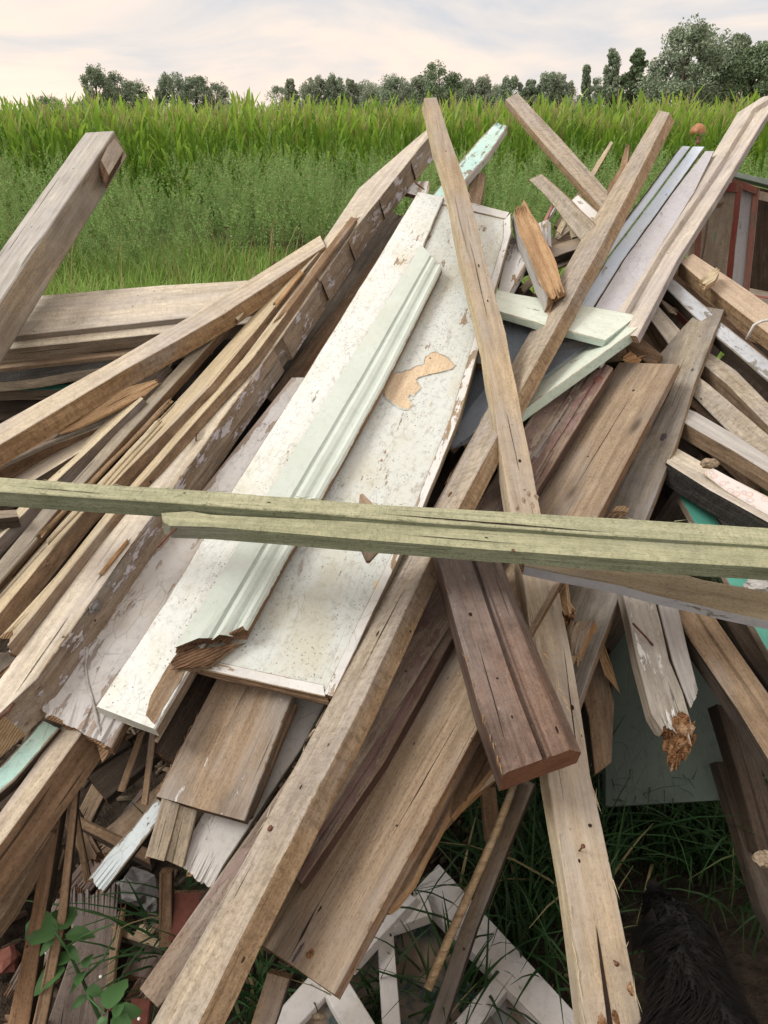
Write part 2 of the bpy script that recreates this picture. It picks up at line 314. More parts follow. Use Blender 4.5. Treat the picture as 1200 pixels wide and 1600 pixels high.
# ---------------------------------------------------------------- timber builder
RNG = random.Random(7)
PROF = {}
def prof_rect(M_, c): # list of (v, ztop_offset)
    return None
def board(name, label, L, R, s=(0, 0), t=.022, side=None, mats=('pale', None, 'end'), cat='plank', grp=None, ends=('saw', 'saw'),
          parent=None, nrm=None, wob=.0007, notches=(), profile=None, jag=.03, h=None, ch=.0018, roll=None, sag=0., plabel=None, ydist=None):
    rng = random.Random(hash_s(name + (label or '') + str(L[0])))
    m0 = lambda i: ((L[i][0] + R[i][0]) / 2, (L[i][1] + R[i][1]) / 2)
    a, b_ = m0(0), m0(-1)
    if h is not None: A, B = G(*a, h[0]), G(*b_, h[1])
    elif ydist is not None: A, B = Y(*a, ydist[0]), Y(*b_, ydist[1])
    else: A, B = W(*a, s[0]), W(*b_, s[1])
    X = (B - A).normalized()
    base = Vector(nrm) if nrm is not None else HEAPN
    n0 = (base - X * base.dot(X)).normalized()
    mid = (A + B) / 2
    pa, pb = proj(A), proj(B); ax = (pb - pa).normalized()
    rgt = Vector((R[0][0] - L[0][0], R[0][1] - L[0][1])); perp = Vector((-ax.y, ax.x))
    if perp.dot(rgt) < 0: perp = -perp
    n = n0
    if roll is not None: n = Matrix.Rotation(rad(roll), 3, X) @ n0
    elif side is not None:
        best = None
        for dg in range(-64, 65, 2):
            nn = Matrix.Rotation(rad(dg), 3, X) @ n0
            if nn.dot((CAM - mid).normalized()) < .25: continue
            dsp = (proj(mid - nn * t) - proj(mid)).dot(perp)
            c = abs(dsp - side) + .035 * abs(dg)
            if best is None or c < best[0]: best = (c, nn, dg)
        if best: n = best[1]
    Zx = n; Yx = Zx.cross(X).normalized()
    Mx = Matrix((X, Yx, Zx)).transposed().to_4x4(); Mx.translation = A
    def onpl(p):
        r = ray(*p); k = (A - CAM).dot(n) / r.dot(n); q = CAM + r * k - A
        return Vector((q.dot(X), q.dot(Yx)))
    l2 = [onpl(p) for p in L]; r2 = [onpl(p) for p in R]
    # stations
    st = []
    for i in range(len(l2) - 1):
        ln = ((l2[i + 1] + r2[i + 1]) / 2 - (l2[i] + r2[i]) / 2).length
        k = max(1, int(ln / .06))
        for j in range(k): st.append((l2[i].lerp(l2[i + 1], j / k), r2[i].lerp(r2[i + 1], j / k)))
    st.append((l2[-1], r2[-1]))
    tot = len(st) - 1
    # notches: (u0,u1,depth) as fraction of length -> duplicate stations
    seq = [(i / tot, st[i][0], st[i][1], 0.) for i in range(tot + 1)]
    for (u0, u1, dp) in notches:
        for uu, d in ((u0 - 1e-4, 0.), (u0, dp), (u1, dp), (u1 + 1e-4, 0.)):
            f = uu * tot; i = min(tot - 1, int(f)); f -= i
            seq.append((uu, st[i][0].lerp(st[i + 1][0], f), st[i][1].lerp(st[i + 1][1], f), d))
        seq = [q for q in seq if not (u0 < q[0] < u1 and q[3] == 0.)]
    seq.sort(key=lambda q: q[0])
    wid = (st[0][1] - st[0][0]).length
    if profile is None:
        c = min(ch, t * .3)
        cv = c / wid
        k = 4 if 'broken' not in ends else max(8, min(30, int(wid / .0028)))
        vs = [0, cv] + [cv + (1 - 2 * cv) * (i / k) for i in range(1, k)] + [1 - cv, 1]
        prof = [(v, -c if v in (0, 1) else 0., -t + c if v in (0, 1) else -t) for v in vs]
    else:
        prof = [(v, z, -t + (ch if v in (0, 1) else 0)) for v, z in profile]
    K = len(prof)
    ring = [(v, zt, 0) for v, zt, zb in prof] + [(1., (prof[-1][1] + prof[-1][2]) / 2, 1)] + [(v, zb, 2) for v, zt, zb in reversed(prof)] + [(0., (prof[0][1] + prof[0][2]) / 2, 3)]
    NR = len(ring)
    verts = []; seed = rng.random() * 100
    Ltot = max(1e-3, (st[-1][0] - st[0][0]).length)
    for si, (u, l, r, dp) in enumerate(seq):
        jl = wob * (mnoise.noise((u * Ltot * 9, seed, 0)) * 1.6 + mnoise.noise((u * Ltot * 40, seed, 5)))
        jr = wob * (mnoise.noise((u * Ltot * 9, seed, 9)) * 1.6 + mnoise.noise((u * Ltot * 40, seed, 15)))
        yd = (r - l).normalized()
        l_, r_ = l + yd * jl, r + yd * jr
        jz = wob * 1.2 * mnoise.noise((u * Ltot * 4, seed, 21)) - sag * 4 * u * (1 - u)
        for k, (v, z, reg) in enumerate(ring):
            p = l_.lerp(r_, v)
            if dp and reg in (1, 2) and v > .7: p = p - yd * dp
            x = p.x
            e = ends[0] if si == 0 else ends[1] if si == len(seq) - 1 else None
            if e == 'broken':
                am = jag * (.55 + .9 * mnoise.noise((v * wid * 60, seed, reg * .3)) + .18 * mnoise.noise((v * wid * 110, seed, reg * .3)) + .14 * rng.random() ** 2)
                x += -am if si else am
                if rng.random() < .05: x += (jag * rng.uniform(.4, 1.2)) * (1 if si else -1)
            elif e == 'saw': x += rng.uniform(-.0006, .0006)
            verts.append((x, p.y, z + jz + (rng.uniform(-.15, .15) * t if e == 'broken' and reg in (0, 2) else 0)))
    faces = []; mi = []; NS = len(seq)
    for i in range(NS - 1):
        for k in range(NR):
            k2 = (k + 1) % NR
            faces.append((i * NR + k, (i + 1) * NR + k, (i + 1) * NR + k2, i * NR + k2))
            ra, rb = ring[k][2], ring[k2][2]
            mi.append(0 if (ra == 0 and rb == 0) else 1)
    for idx, si in ((0, 0), (1, NS - 1)):
        rr = [si * NR + k for k in range(NR)]
        if ends[idx] == 'broken':
            cv_ = np.mean([verts[q] for q in rr], axis=0); verts.append(tuple(cv_ + np.array([(.004 if si == 0 else -.004), 0, 0])))
            for k in range(NR): faces.append((rr[k], rr[(k + 1) % NR], len(verts) - 1)); mi.append(2)
        else: faces.append(tuple(rr)); mi.append(2)
    me = bpy.data.meshes.new(name); me.from_pydata(verts, [], faces)
    me.polygons.foreach_set('material_index', mi)
    uvl = me.uv_layers.new(name='uv')
    for p in me.polygons:
        for li, vi in zip(p.loop_indices, p.vertices):
            k = vi % NR if vi < NS * NR else 0
            uvl.data[li].uv = (verts[vi][0], ring[k][0] if p.material_index == 0 else .5)
    bm = bmesh.new(); bm.from_mesh(me); bmesh.ops.recalc_face_normals(bm, faces=bm.faces); bm.to_mesh(me); bm.free()
    ms = (M[mats[0]], M[mats[1] or mats[0]], M[mats[2] or 'end'])
    o = link(name, me, ms, parent, Mx)
    if parent is None: tag(o, label, cat, grp)
    elif plabel: o['label'] = plabel
    o['_t'] = t
    return o
def hash_s(s):
    h_ = 5381
    for c in s: h_ = (h_ * 33 + ord(c)) & 0xffffffff
    return h_
def lpt(o, px, py, z=0.):                 # pixel -> local point on a timber's top face
    Mx = o.matrix_basis if o.parent is None else o.parent.matrix_basis @ o.matrix_basis
    X, Yx, Zx = Mx.col[0].xyz, Mx.col[1].xyz, Mx.col[2].xyz; A = Mx.translation
    r = ray(px, py); k = (A - CAM).dot(Zx) / r.dot(Zx); q = CAM + r * k - A
    return Vector((q.dot(X), q.dot(Yx), z))
def tube_mesh(name, pts, rads, n=8, cap=True, smooth=True):
    pts = [Vector(p) for p in pts]; V = []; Fc = []
    if not isinstance(rads, (list, tuple)): rads = [rads] * len(pts)
    prev = None
    for i, p in enumerate(pts):
        d = (pts[min(i + 1, len(pts) - 1)] - pts[max(i - 1, 0)]).normalized()
        a = d.orthogonal().normalized() if prev is None else (prev - d * prev.dot(d)).normalized()
        prev = a; c = d.cross(a)
        for j in range(n):
            an = 2 * math.pi * j / n; V.append(p + (a * math.cos(an) + c * math.sin(an)) * rads[i])
    for i in range(len(pts) - 1):
        for j in range(n):
            j2 = (j + 1) % n; Fc.append((i * n + j, i * n + j2, (i + 1) * n + j2, (i + 1) * n + j))
    if cap: Fc.append(tuple(range(n))[::-1]); Fc.append(tuple((len(pts) - 1) * n + j for j in range(n)))
    me = bpy.data.meshes.new(name); me.from_pydata(V, [], Fc)
    if smooth: me.polygons.foreach_set('use_smooth', [True] * len(Fc))
    return me
def nail(par, px, py, dx=.0, dy=.0, ln=.03, r=.0016, headr=.004, bent=0.):
    p = lpt(par, px, py)
    q = p + Vector((dx, dy, ln)); m_ = (p + q) / 2 + Vector((bent, -bent, 0))
    d = (q - m_).normalized()
    me = tube_mesh('nail', [p - Vector((0, 0, .005)), m_, q, q + d * .0002, q + d * .0016], [r, r, r, headr, headr], 8)
    o = link('nail', me, [M['rust']]); o.parent = par; return o
def spot(par, px, py, rx, ry, mat='dark', z=.0006, name='knot', seed=0):  # a raised ragged disc that is really there (knot, patch)
    rng = random.Random(seed + int(px)); c = lpt(par, px, py)
    V = [(c.x, c.y, z)]; n = 18
    for i in range(n):
        a = 2 * math.pi * i / n; k = rng.uniform(.75, 1.15); V.append((c.x + math.cos(a) * rx * k, c.y + math.sin(a) * ry * k, z * .3))
    me = bpy.data.meshes.new(name); me.from_pydata(V, [], [(0, 1 + i, 1 + (i + 1) % n) for i in range(n)])
    o = link(name, me, [M[mat]]); o.parent = par; return o
def polysheet(par, pts, z=.0008, t=.0006, mat='orange', name='bare_patch'):
    P = [lpt(par, *p) for p in pts]; bm = bmesh.new()
    vs = [bm.verts.new((p.x, p.y, z)) for p in P]; f = bm.faces.new(vs)
    ex = bmesh.ops.extrude_face_region(bm, geom=[f])
    for v in ex['geom']:
        if isinstance(v, bmesh.types.BMVert): v.co.z -= t
    bmesh.ops.recalc_face_normals(bm, faces=bm.faces)
    me = bpy.data.meshes.new(name); bm.to_mesh(me); bm.free()
    o = link(name, me, [M[mat]]); o.parent = par; return o
def rotm():
    b = MB('rotten_wood'); v, tc = b.coords(); n_ = b.noise(b.vmul(v, (1, 1, 1)), 85, 6, .7, 1.2); n2 = b.noise(v, 30, 3)
    c_ = b.mix(b.mapr(n_, .38, .60), (.05, .025, .014), (.36, .19, .09)); c_ = b.mix(b.mapr(n2, .5, .62), c_, (.46, .31, .19))
    bp_ = b.n('Bump', {'Strength': 1., 'Distance': .012, 'Height': n_}).outputs[0]
    return b.done(b.n('BsdfPrincipled', {'Base Color': c_, 'Roughness': .95, 'Normal': bp_, 'Specular IOR Level': .1}))
M['rot'] = rotm()
M['lilacbrown'] = wood('brown_side_with_bluish_paint', (.30, .21, .14), (.17, .11, .075), paint=(.42, .41, .47), pvar=(.48, .45, .46), cov=.13, prough=.7, dirt=.5, edge=0, flake=18, knot=.6)
M['darkbrown'] = wood('dark_brown_stained_edge', (.15, .10, .075), (.07, .045, .035), grey=.5, gcol=(.22, .20, .19), knot=.3, crack=.4, dirt=.4)
M['greyslat'] = wood('grey_brown_slat_face', (.36, .31, .245), (.22, .18, .14), grey=.4, gcol=(.35, .32, .28), knot=.3, crack=.5, dirt=.35)
M['splitpost'] = wood('pale_weathered_post', (.52, .40, .27), (.36, .26, .165), grey=.50, gcol=(.46, .42, .365), saw=.25, knot=.2, crack=.4, dirt=.25, fibre=.8)
M['bare'] = wood('bare_tan_board', (.58, .43, .29), (.50, .35, .225), grey=0, knot=0, crack=.0, dirt=.12, bump=.3)
M['tan'] = wood('tan_planed_face', (.36, .29, .195), (.27, .21, .135), grey=.1, knot=.1, crack=.1, dirt=.2)
M['flakeedge'] = wood('flaking_white_blue_edge', (.25, .22, .18), (.14, .12, .10), paint=(.56, .59, .64), cov=.48, prough=.6, dirt=.3, edge=0, flake=20)
M['brown2'] = wood('mid_brown_wood', (.30, .20, .125), (.165, .105, .062), grey=.15, saw=.3, knot=.6, crack=.5, dirt=.35)
M['roughside2'] = wood('broad_brown_side', (.31, .20, .125), (.17, .105, .062), grey=.1, saw=.5, knot=.4, crack=.8, dirt=.3)
M['specked'] = wood('brown_with_white_specks', (.37, .27, .185), (.22, .15, .10), paint=(.56, .55, .54), cov=-.02, prough=.7, dirt=.3, edge=.0, flake=26, grey=.35, crack=.5)
M['dirtywhite'] = wood('dirty_white_paint', (.35, .3, .25), (.2, .16, .13), paint=(.50, .49, .47), pvar=(.42, .41, .395), cov=.55, prough=.7, dirt=.3, edge=.03)
M['blue2'] = wood('light_blue_white_paint', (.32, .25, .18), (.14, .10, .07), paint=(.50, .58, .61), cov=.36, prough=.6, dirt=.3, edge=.1)
M['mauve'] = wood('purplish_brown_plank', (.20, .145, .125), (.11, .075, .065), grey=.3, gcol=(.19, .165, .16), dirt=.5, crack=.6)
M['doorgreen'] = wood('dull_green_paint', (.2, .2, .17), (.12, .12, .10), paint=(.060, .085, .068), pvar=(.050, .072, .060), cov=.7, prough=.7, dirt=.3, edge=0)  # dark green paint, lowered further for the shade it stands in
M['framewhite'] = wood('window_frame_white_paint', (.35, .3, .25), (.2, .16, .13), paint=(.58, .57, .56), pvar=(.50, .485, .47), cov=.70, prough=.6, dirt=.3, edge=.03)
M['darkbatten'] = wood('dark_mottled_batten', (.22, .15, .09), (.09, .065, .045), grey=.45, gcol=(.16, .155, .15), crack=.5, dirt=.5)
M['oldpanel'] = wood('old_panel_face', (.43, .34, .265), (.32, .245, .19), paint=(.24, .36, .30), cov=.02, prough=.7, dirt=.3, edge=.0, flake=9, grey=.3, gcol=(.38, .33, .29))
M['whitestone'] = plain('white_grey_stone', (.52, .51, .49), .8, .5, 40, bump=.8)
M['stone'] = plain('grey_stone', (.20, .195, .19), .9, .5, 60, bump=.9)
M['void'] = plain('dark_hollow', (.03, .018, .012), 1, .5, 60)
M['crumb'] = plain('crumbly_wood', (.42, .33, .23), .95, .65, 130, bump=1.6)
M['endred'] = endgrain('end_grain_red', (.34, .17, .10), (.20, .095, .055), .25)
M['stain'] = plain('dark_wood_stain', (.085, .075, .085), .8, .4, 200)
M['brownscrap'] = wood('brown_scrap_wood', (.35, .23, .15), (.22, .14, .09), grey=.1, crack=.4)
M['redbrick'] = plain('dull_brick_red', (.20, .075, .055), .85, .4, 40, bump=.6)
M['rodbrown'] = wood('tan_cane', (.40, .28, .155), (.22, .14, .075), grey=.1, knot=.3, crack=.2, rough=.5, dirt=.4)
M['railgreen'] = plain('grey_green_rail', (.20, .24, .215), .6, .25, 30)
M['lilac2'] = M['lilac']
def glassm(name, c, r=.12):
    b = MB(name); v, tc = b.coords(); nn = b.noise(v, 14, 5, .7)
    col = b.mix(b.mapr(nn, .42, .6), c, (.16, .115, .08)); return b.done(b.n('BsdfPrincipled', {'Base Color': col, 'Roughness': b.mapr(nn, .4, .6, r, .6), 'Specular IOR Level': .6}))
M['glassblue'] = glassm('dusty_glass_bluish', (.20, .245, .27), .3)
M['glassdark'] = glassm('dark_window_glass', (.035, .06, .062), .15)
def floral():
    b = MB('faded_floral_covering'); v, tc = b.coords()
    vo = b.n('TexVoronoi', {'Vector': v, 'Scale': 42, 'Randomness': .8})
    nn = b.noise(v, 55, 3)
    d = b.math('ADD', vo.outputs['Distance'], b.math('MULTIPLY', b.math('SUBTRACT', nn, .5), .35))
    ring = b.mapr(b.math('ABSOLUTE', b.math('SUBTRACT', d, .30)), .03, .09, 1., 0.)
    hue = b.n('ValToRGB', {0: b.n('SeparateXYZ', {0: vo.outputs['Color']}).outputs[0]}); e_ = hue.color_ramp.elements
    e_[0].color = (.50, .30, .22, 1); e_[1].color = (.36, .42, .36, 1); m_ = e_.new(.5); m_.color = (.48, .33, .36, 1)
    col = b.mix(b.math('MULTIPLY', ring, .75), (.56, .52, .50), hue.outputs[0])
    col = b.mix(b.mapr(d, .10, .14, .7, 0.), col, (.50, .34, .20))
    return b.done(b.n('BsdfPrincipled', {'Base Color': col, 'Roughness': .7}))
M['floral'] = floral()
def meshm():
    b = MB('fly_screen_wire'); tc = b.n('TexCoord').outputs['Object']
    # wires run along two skew directions in the sheet
    def wires(vec):
        d = b.n('VectorMath', operation='DOT_PRODUCT'); b.set(d.inputs[0], tc); d.inputs[1].default_value = vec
        f = b.math('FRACT', d.outputs['Value']); return b.math('GREATER_THAN', b.math('ABSOLUTE', b.math('SUBTRACT', f, .5)), .375)
    k = 1 / .0042
    x = Vector((.9, .35, .15)).normalized(); y_ = (Vector((-.4, .85, .35)) - x * Vector((-.4, .85, .35)).dot(x)).normalized()
    a = b.math('MAXIMUM', wires(tuple(x * k)), wires(tuple(y_ * k)))
    p = b.n('BsdfPrincipled', {'Base Color': (.20, .25, .31), 'Roughness': .5, 'Metallic': .2}); t = b.n('BsdfTransparent')
    m = b.n('MixShader', {0: a}); b.set(m.inputs[1], t.outputs[0]); b.set(m.inputs[2], p.outputs[0]); return b.done(m)
M['mesh'] = meshm()
M['paintflake'] = plain('lifted_white_paint', (.58, .61, .57), .6, .25, 80)

# ================================================================ THE HEAP
# --- 1 leaning post at the left
o = board('leaning_post', 'thick weathered grey post leaning upright at the left edge, block on its top corner',
          [(-60, 477), (133, 207)], [(-60, 560), (178, 204)], s=(-.06, .0), t=.095, side=46, mats=('grey', 'greyside', 'end'), cat='post', ch=.004, wob=.0015)
e = board('end_block', None, [(158, 250), (176, 211)], [(170, 274), (193, 236)], s=(-.03, -.0), t=.05, side=6, mats=('greyside', 'enddark', 'enddark'), parent=o)
# --- 2 stacked heavy boards, left
nU = (0, -.28, 1)
board('heavy_board', 'wide pale board lying level, top of the stack behind the long pale beam',
      [(-60, 472), (250, 446), (425, 436)], [(-60, 533), (200, 506), (405, 484)], s=(.12, .12), t=.05, mats=('pale', 'greyside', 'end'), nrm=nU, cat='board')
board('heavy_board', 'narrow pale board edge lying in front of the wide level board at the left',
      [(-60, 536), (200, 509), (405, 487)], [(-60, 553), (200, 526), (405, 503)], s=(.12, .12), t=.05, mats=('pale', 'greyside', 'end'), nrm=nU, cat='board', side=22)
board('rotten_board', 'dark rotten crusty board under the level boards at the left',
      [(-60, 574), (200, 546), (330, 530)], [(-60, 582), (200, 554), (330, 537)], s=(.16, .16), t=.035, mats=('brown', 'brown', 'end'), nrm=nU, cat='board', side=24, wob=.004)
board('peeling_board', 'grey board with black peeling tar and green flecks below the rotten board',
      [(-60, 586), (60, 572), (185, 556), (250, 548)], [(-60, 600), (60, 590), (190, 570), (255, 556)], s=(.14, .17), t=.03, mats=('burnt', 'greyside', 'end'), nrm=nU, cat='board', side=16, wob=.004, ends=('saw', 'broken'))
board('round_edged_rail', 'round-edged rail with faded green and red paint at the far left under the peeling board',
      [(-60, 602), (120, 600), (245, 588)], [(-60, 612), (120, 608), (250, 595)], s=(.17, .2), t=.04, mats=('teal', 'greyside', 'end'), nrm=nU, cat='rail', side=16)
# --- 3 long pale beam
board('long_beam', 'long pale square beam running from the left edge up towards the notched beam',
      [(-60, 695), (175, 565), (320, 480), (500, 368)], [(-60, 730), (190, 580), (350, 490), (508, 385)], s=(-.02, .03), t=.05, side=27, mats=('pale', 'roughside', 'end'), cat='beam')
# --- 4 notched beam
nb = board('notched_beam', 'long brown beam with square notches and bluish paint beside the pale lilac board',
      [(-75, 1180), (0, 1060), (117, 900), (232, 760), (395, 540), (560, 294), (672, 197)],
      [(0, 1114), (57, 1060), (172, 900), (272, 760), (440, 525), (560, 350), (678, 203)], s=(.0, .02), t=.078, side=35, mats=('pale', 'lilacbrown', 'endlight'), cat='beam',
      notches=[(.44, .462, .016), (.585, .605, .016), (.70, .72, .016), (.80, .825, .018), (.90, .92, .018)], wob=.0016)
nail(nb, 18, 1098, dx=-.055, dy=-.02, ln=.02, r=.003, headr=.006, bent=.01)
# --- 5 slats
board('slat', 'slat with a chamfered upper end, leftmost of the slats above the green batten',
      [(-60, 882), (72, 750), (207, 616)], [(-60, 900), (87, 751), (223, 622)], s=(.03, .05), t=.03, side=20, mats=('cream', 'darkbrown', 'end'), cat='slat')
board('slat', 'slat with grey-brown face and dark edge, second from left above the green batten',
      [(-60, 947), (64, 797), (115, 750), (345, 497)], [(-60, 970), (90, 797), (136, 750), (361, 501)], s=(.03, .05), t=.03, side=14, mats=('greyslat', 'plankside', 'end'), cat='slat')
board('slat', 'cream-faced slat with a brown knotty edge, reaching up beside the notched beam',
      [(-60, 1000), (107, 801), (152, 755), (300, 600), (480, 396)], [(-60, 1030), (128, 801), (175, 757), (330, 600), (505, 385)], s=(.02, .04), t=.04, side=28, mats=('cream', 'brown', 'end'), cat='slat', wob=.0013)
board('slat', 'thin split slat with rough brown splintered edge next to the notched beam',
      [(-2, 1000), (87, 900), (162, 805), (205, 757), (380, 560), (545, 337)], [(10, 1014), (100, 902), (175, 807), (217, 758), (392, 562), (556, 340)], s=(.015, .03), t=.025, side=16, mats=('cream', 'plankside', 'end'), cat='slat', ends=('broken', 'broken'), wob=.002)
board('slat', 'narrow dirty grey slat squeezed between the split slat and the notched beam',
      [(12, 1018), (112, 895), (190, 805), (234, 757), (420, 540)], [(22, 1022), (122, 897), (200, 806), (243, 758), (428, 542)], s=(.03, .035), t=.02, side=6, mats=('grey', 'dark', 'end'), cat='slat', ends=('saw', 'broken'))
board('slat', 'thin brown slat resting on the upper part of the notched beam',
      [(428, 500), (520, 375), (548, 338)], [(434, 505), (530, 378), (557, 342)], s=(-.012, -.01), t=.014, side=6, mats=('plankside', 'brown', 'end'), cat='slat', ends=('broken', 'saw'))
board('round_stick', 'short pale round-ended stick tucked beside the top of the second slat',
      [(362, 494), (408, 436)], [(372, 500), (424, 432)], s=(.02, .02), t=.016, side=4, mats=('cream', 'roughside', 'end'), cat='stick')
board('splintered_stick', 'thin orange splintered stick lying below the long pale beam at the left',
      [(72, 674), (150, 634), (200, 604), (252, 588)], [(86, 682), (160, 652), (225, 618), (254, 597)], s=(.03, .03), t=.012, side=4, mats=('orange', 'orange', 'end'), cat='stick', ends=('broken', 'broken'), wob=.003)
board('brown_board', 'brown board edge showing in the left gap right under the splintered stick',
      [(-60, 752), (80, 688), (205, 640)], [(-60, 760), (80, 696), (205, 648)], s=(.06, .08), t=.05, side=30, mats=('pale', 'brown', 'end'), cat='board')
board('pale_lath', 'pale lath in the left gap with a dark edge, ending beneath the chamfered slat',
      [(-40, 785), (60, 722), (165, 665)], [(-30, 800), (75, 735), (180, 672)], s=(.05, .07), t=.035, side=30, mats=('pale', 'dark', 'end'), cat='lath')
board('beam_stub', 'dark grey beam stub poking out at the left edge below the green batten',
      [(-60, 800), (25, 796)], [(-60, 815), (28, 806)], s=(.0, .0), t=.03, side=18, mats=('greyside', 'dark', 'end'), cat='beam')
for i, (a, b_, c, d, lab) in enumerate([((-60, 850), (45, 770), (-60, 868), (60, 775), 'pale plank crossing under the green batten near the left edge, above the slats'),
        ((-80, 1085), (20, 1010), (-80, 1110), (40, 1018), 'pale plank end low at the left edge beneath the split slats')]):
    board('plank', lab, [a, b_], [c, d], s=(.09, .09), t=.03, side=20, mats=('pale', 'brown', 'end'))
# --- 6 lilac board
lb = board('lilac_board', 'wide pale lilac-grey board with cut corner, lying between notched beam and white panel',
      [(57, 1110), (53, 1063), (160, 938), (265, 827), (320, 760), (455, 590)], [(172, 1172), (205, 1110), (320, 940), (400, 827), (450, 760), (560, 590)], s=(.045, .055), t=.03, mats=('lilac', 'brown', 'end'), cat='board', ends=('broken', 'saw'), jag=.006)
ridge = [lpt(lb, *p, z=.001) for p in [(205, 927), (178, 955), (150, 985), (137, 1010), (133, 1040), (137, 1070), (144, 1095), (150, 1125), (158, 1150)]]
me = tube_mesh('plaster_ridge', [r_ + Vector((random.uniform(-.001, .001), random.uniform(-.002, .002), 0)) for r_ in ridge], [.0015, .002, .0018, .0035, .002, .0035, .0025, .004, .0015], 7)
link('plaster_ridge', me, [M['whitestone']]).parent = lb
board('splinter', 'thin broken piece with white paint hanging below the cut end of the lilac board',
      [(166, 1168), (180, 1130)], [(180, 1170), (193, 1135)], s=(.07, .07), t=.012, side=3, mats=('whitewood', 'brown', 'end'), cat='splinter', ends=('broken', 'saw'))
board('offcut', 'short brown offcut wedged under the lilac board end', [(95, 1115), (150, 1060)], [(165, 1180), (205, 1120)], s=(.085, .085), t=.02, mats=('brown', 'brown', 'end'), cat='offcut', ends=('broken', 'saw'))
c = W(150, 945, .02)
# mortar lump
def lump(name, label, cat, c, r, mat, seed=0, flat=.6, sub=3, rough=.35):
    bm = bmesh.new(); bmesh.ops.create_icosphere(bm, subdivisions=sub, radius=1)
    for v in bm.verts:
        d = v.co.normalized(); k = 1 + rough * mnoise.noise(d * 1.7 + Vector((seed, 0, 0))) + rough * .5 * mnoise.noise(d * 4 + Vector((seed, 3, 0)))
        v.co = Vector((d.x * r[0], d.y * r[1], d.z * r[2])) * k
    me = bpy.data.meshes.new(name); bm.to_mesh(me); bm.free()
    o = link(name, me, [M[mat]], None, Matrix.Translation(c)); return tag(o, label, cat)
lump('mortar_lump', 'small grey lump of mortar stuck on the notched beam beside the lilac board', 'mortar lump', W(147, 946, .0), (.012, .02, .01), 'stone', 3)
# --- 7 the white panel
root = empty('panel_door', W(400, 900, .03), 'large white panel door with worn speckled paint lying across the middle of the heap', 'door')
pn = board('panel', None, [(300, 1040), (450, 765), (640, 440), (690, 305)], [(520, 1087), (660, 790), (717, 650), (798, 362), (796, 332)], s=(.022, .032), t=.022, mats=('white', 'brown', 'end'), parent=root)
st_ = board('stile', None, [(149, 1103), (260, 935), (360, 768), (480, 580), (598, 390), (652, 300)], [(243, 1140), (325, 1000), (450, 768), (560, 575), (640, 438), (694, 308)], s=(.008, .018), t=.034, mats=('white', 'brown', 'endwhite'), parent=root, ch=.005)
board('edge_strip', None, [(505, 1084), (648, 790), (705, 648), (786, 372), (786, 345)], [(521, 1088), (662, 790), (719, 650), (799, 362), (798, 333)], s=(.019, .029), t=.02, mats=('whitewood', 'greyside', 'end'), parent=root, side=4)
board('edge_strip', None, [(306, 1026), (505, 1070)], [(292, 1041), (508, 1088)], s=(.019, .019), t=.008, mats=('whitewood', 'brown', 'end'), parent=root, roll=0)
board('edge_strip', None, [(650, 300), (796, 331)], [(655, 311), (790, 342)], s=(.028, .028), t=.02, mats=('whitewood', 'greyside', 'end'), parent=root, roll=0)
cr_ = board('bottom_rail', None, [(286, 1036), (512, 1086)], [(300, 1050), (514, 1102)], s=(.034, .034), t=.03, mats=('brown', 'brown', 'end'), parent=root, wob=.003, roll=20)
patch = [(600, 592), (612, 586), (630, 582), (645, 575), (662, 570), (665, 558), (680, 550), (700, 560), (712, 572), (705, 578), (690, 582), (670, 586), (655, 590), (650, 594), (658, 606), (648, 618), (640, 617), (638, 624), (645, 632), (640, 639), (630, 640), (615, 632), (603, 622), (599, 608)]
def pchild(par, pts, mat, z, name, lab=None):
    Mx = par.parent.matrix_basis @ par.matrix_basis; X, Yx, Zx = Mx.col[0].xyz, Mx.col[1].xyz, Mx.col[2].xyz; A = Mx.translation
    V = []
    for p in pts:
        r = ray(*p); k = (A - CAM).dot(Zx) / r.dot(Zx); q = CAM + r * k - A; V.append((q.dot(X), q.dot(Yx), z))
    n = len(V); V2 = V + [(a, b_, z - .0025) for a, b_, _ in V]
    F_ = [tuple(range(n))] + [(i, (i + 1) % n, n + (i + 1) % n, n + i) for i in range(n)]
    me = bpy.data.meshes.new(name); me.from_pydata(V2, [], F_); o = link(name, me, [M[mat]]); o.parent = par
    if lab: o['label'] = lab
    return o
def ragged(pts, amp=2.2, k=4, seed=1):
    rng = random.Random(seed); out = []
    for i in range(len(pts)):
        a, b_ = pts[i], pts[(i + 1) % len(pts)]
        for j in range(k): out.append((a[0] + (b_[0] - a[0]) * j / k + rng.uniform(-amp, amp) * (j > 0), a[1] + (b_[1] - a[1]) * j / k + rng.uniform(-amp, amp) * (j > 0)))
    return out
pchild(pn, ragged(patch, 1.0, 3), 'bare', .0014, 'bare_patch', 'tan bare patch where the white paint has peeled')
pchild(pn, ragged([(583, 912), (592, 906), (597, 914), (590, 924), (584, 922)], .8, 2), 'bare', .0014, 'bare_patch')
pchild(st_, ragged([(228, 1118), (240, 1080), (262, 1042), (288, 1008), (300, 1008), (312, 1012), (290, 1048), (262, 1096), (242, 1132)], 2, 3, 4), 'plankside', .0014, 'bare_patch')
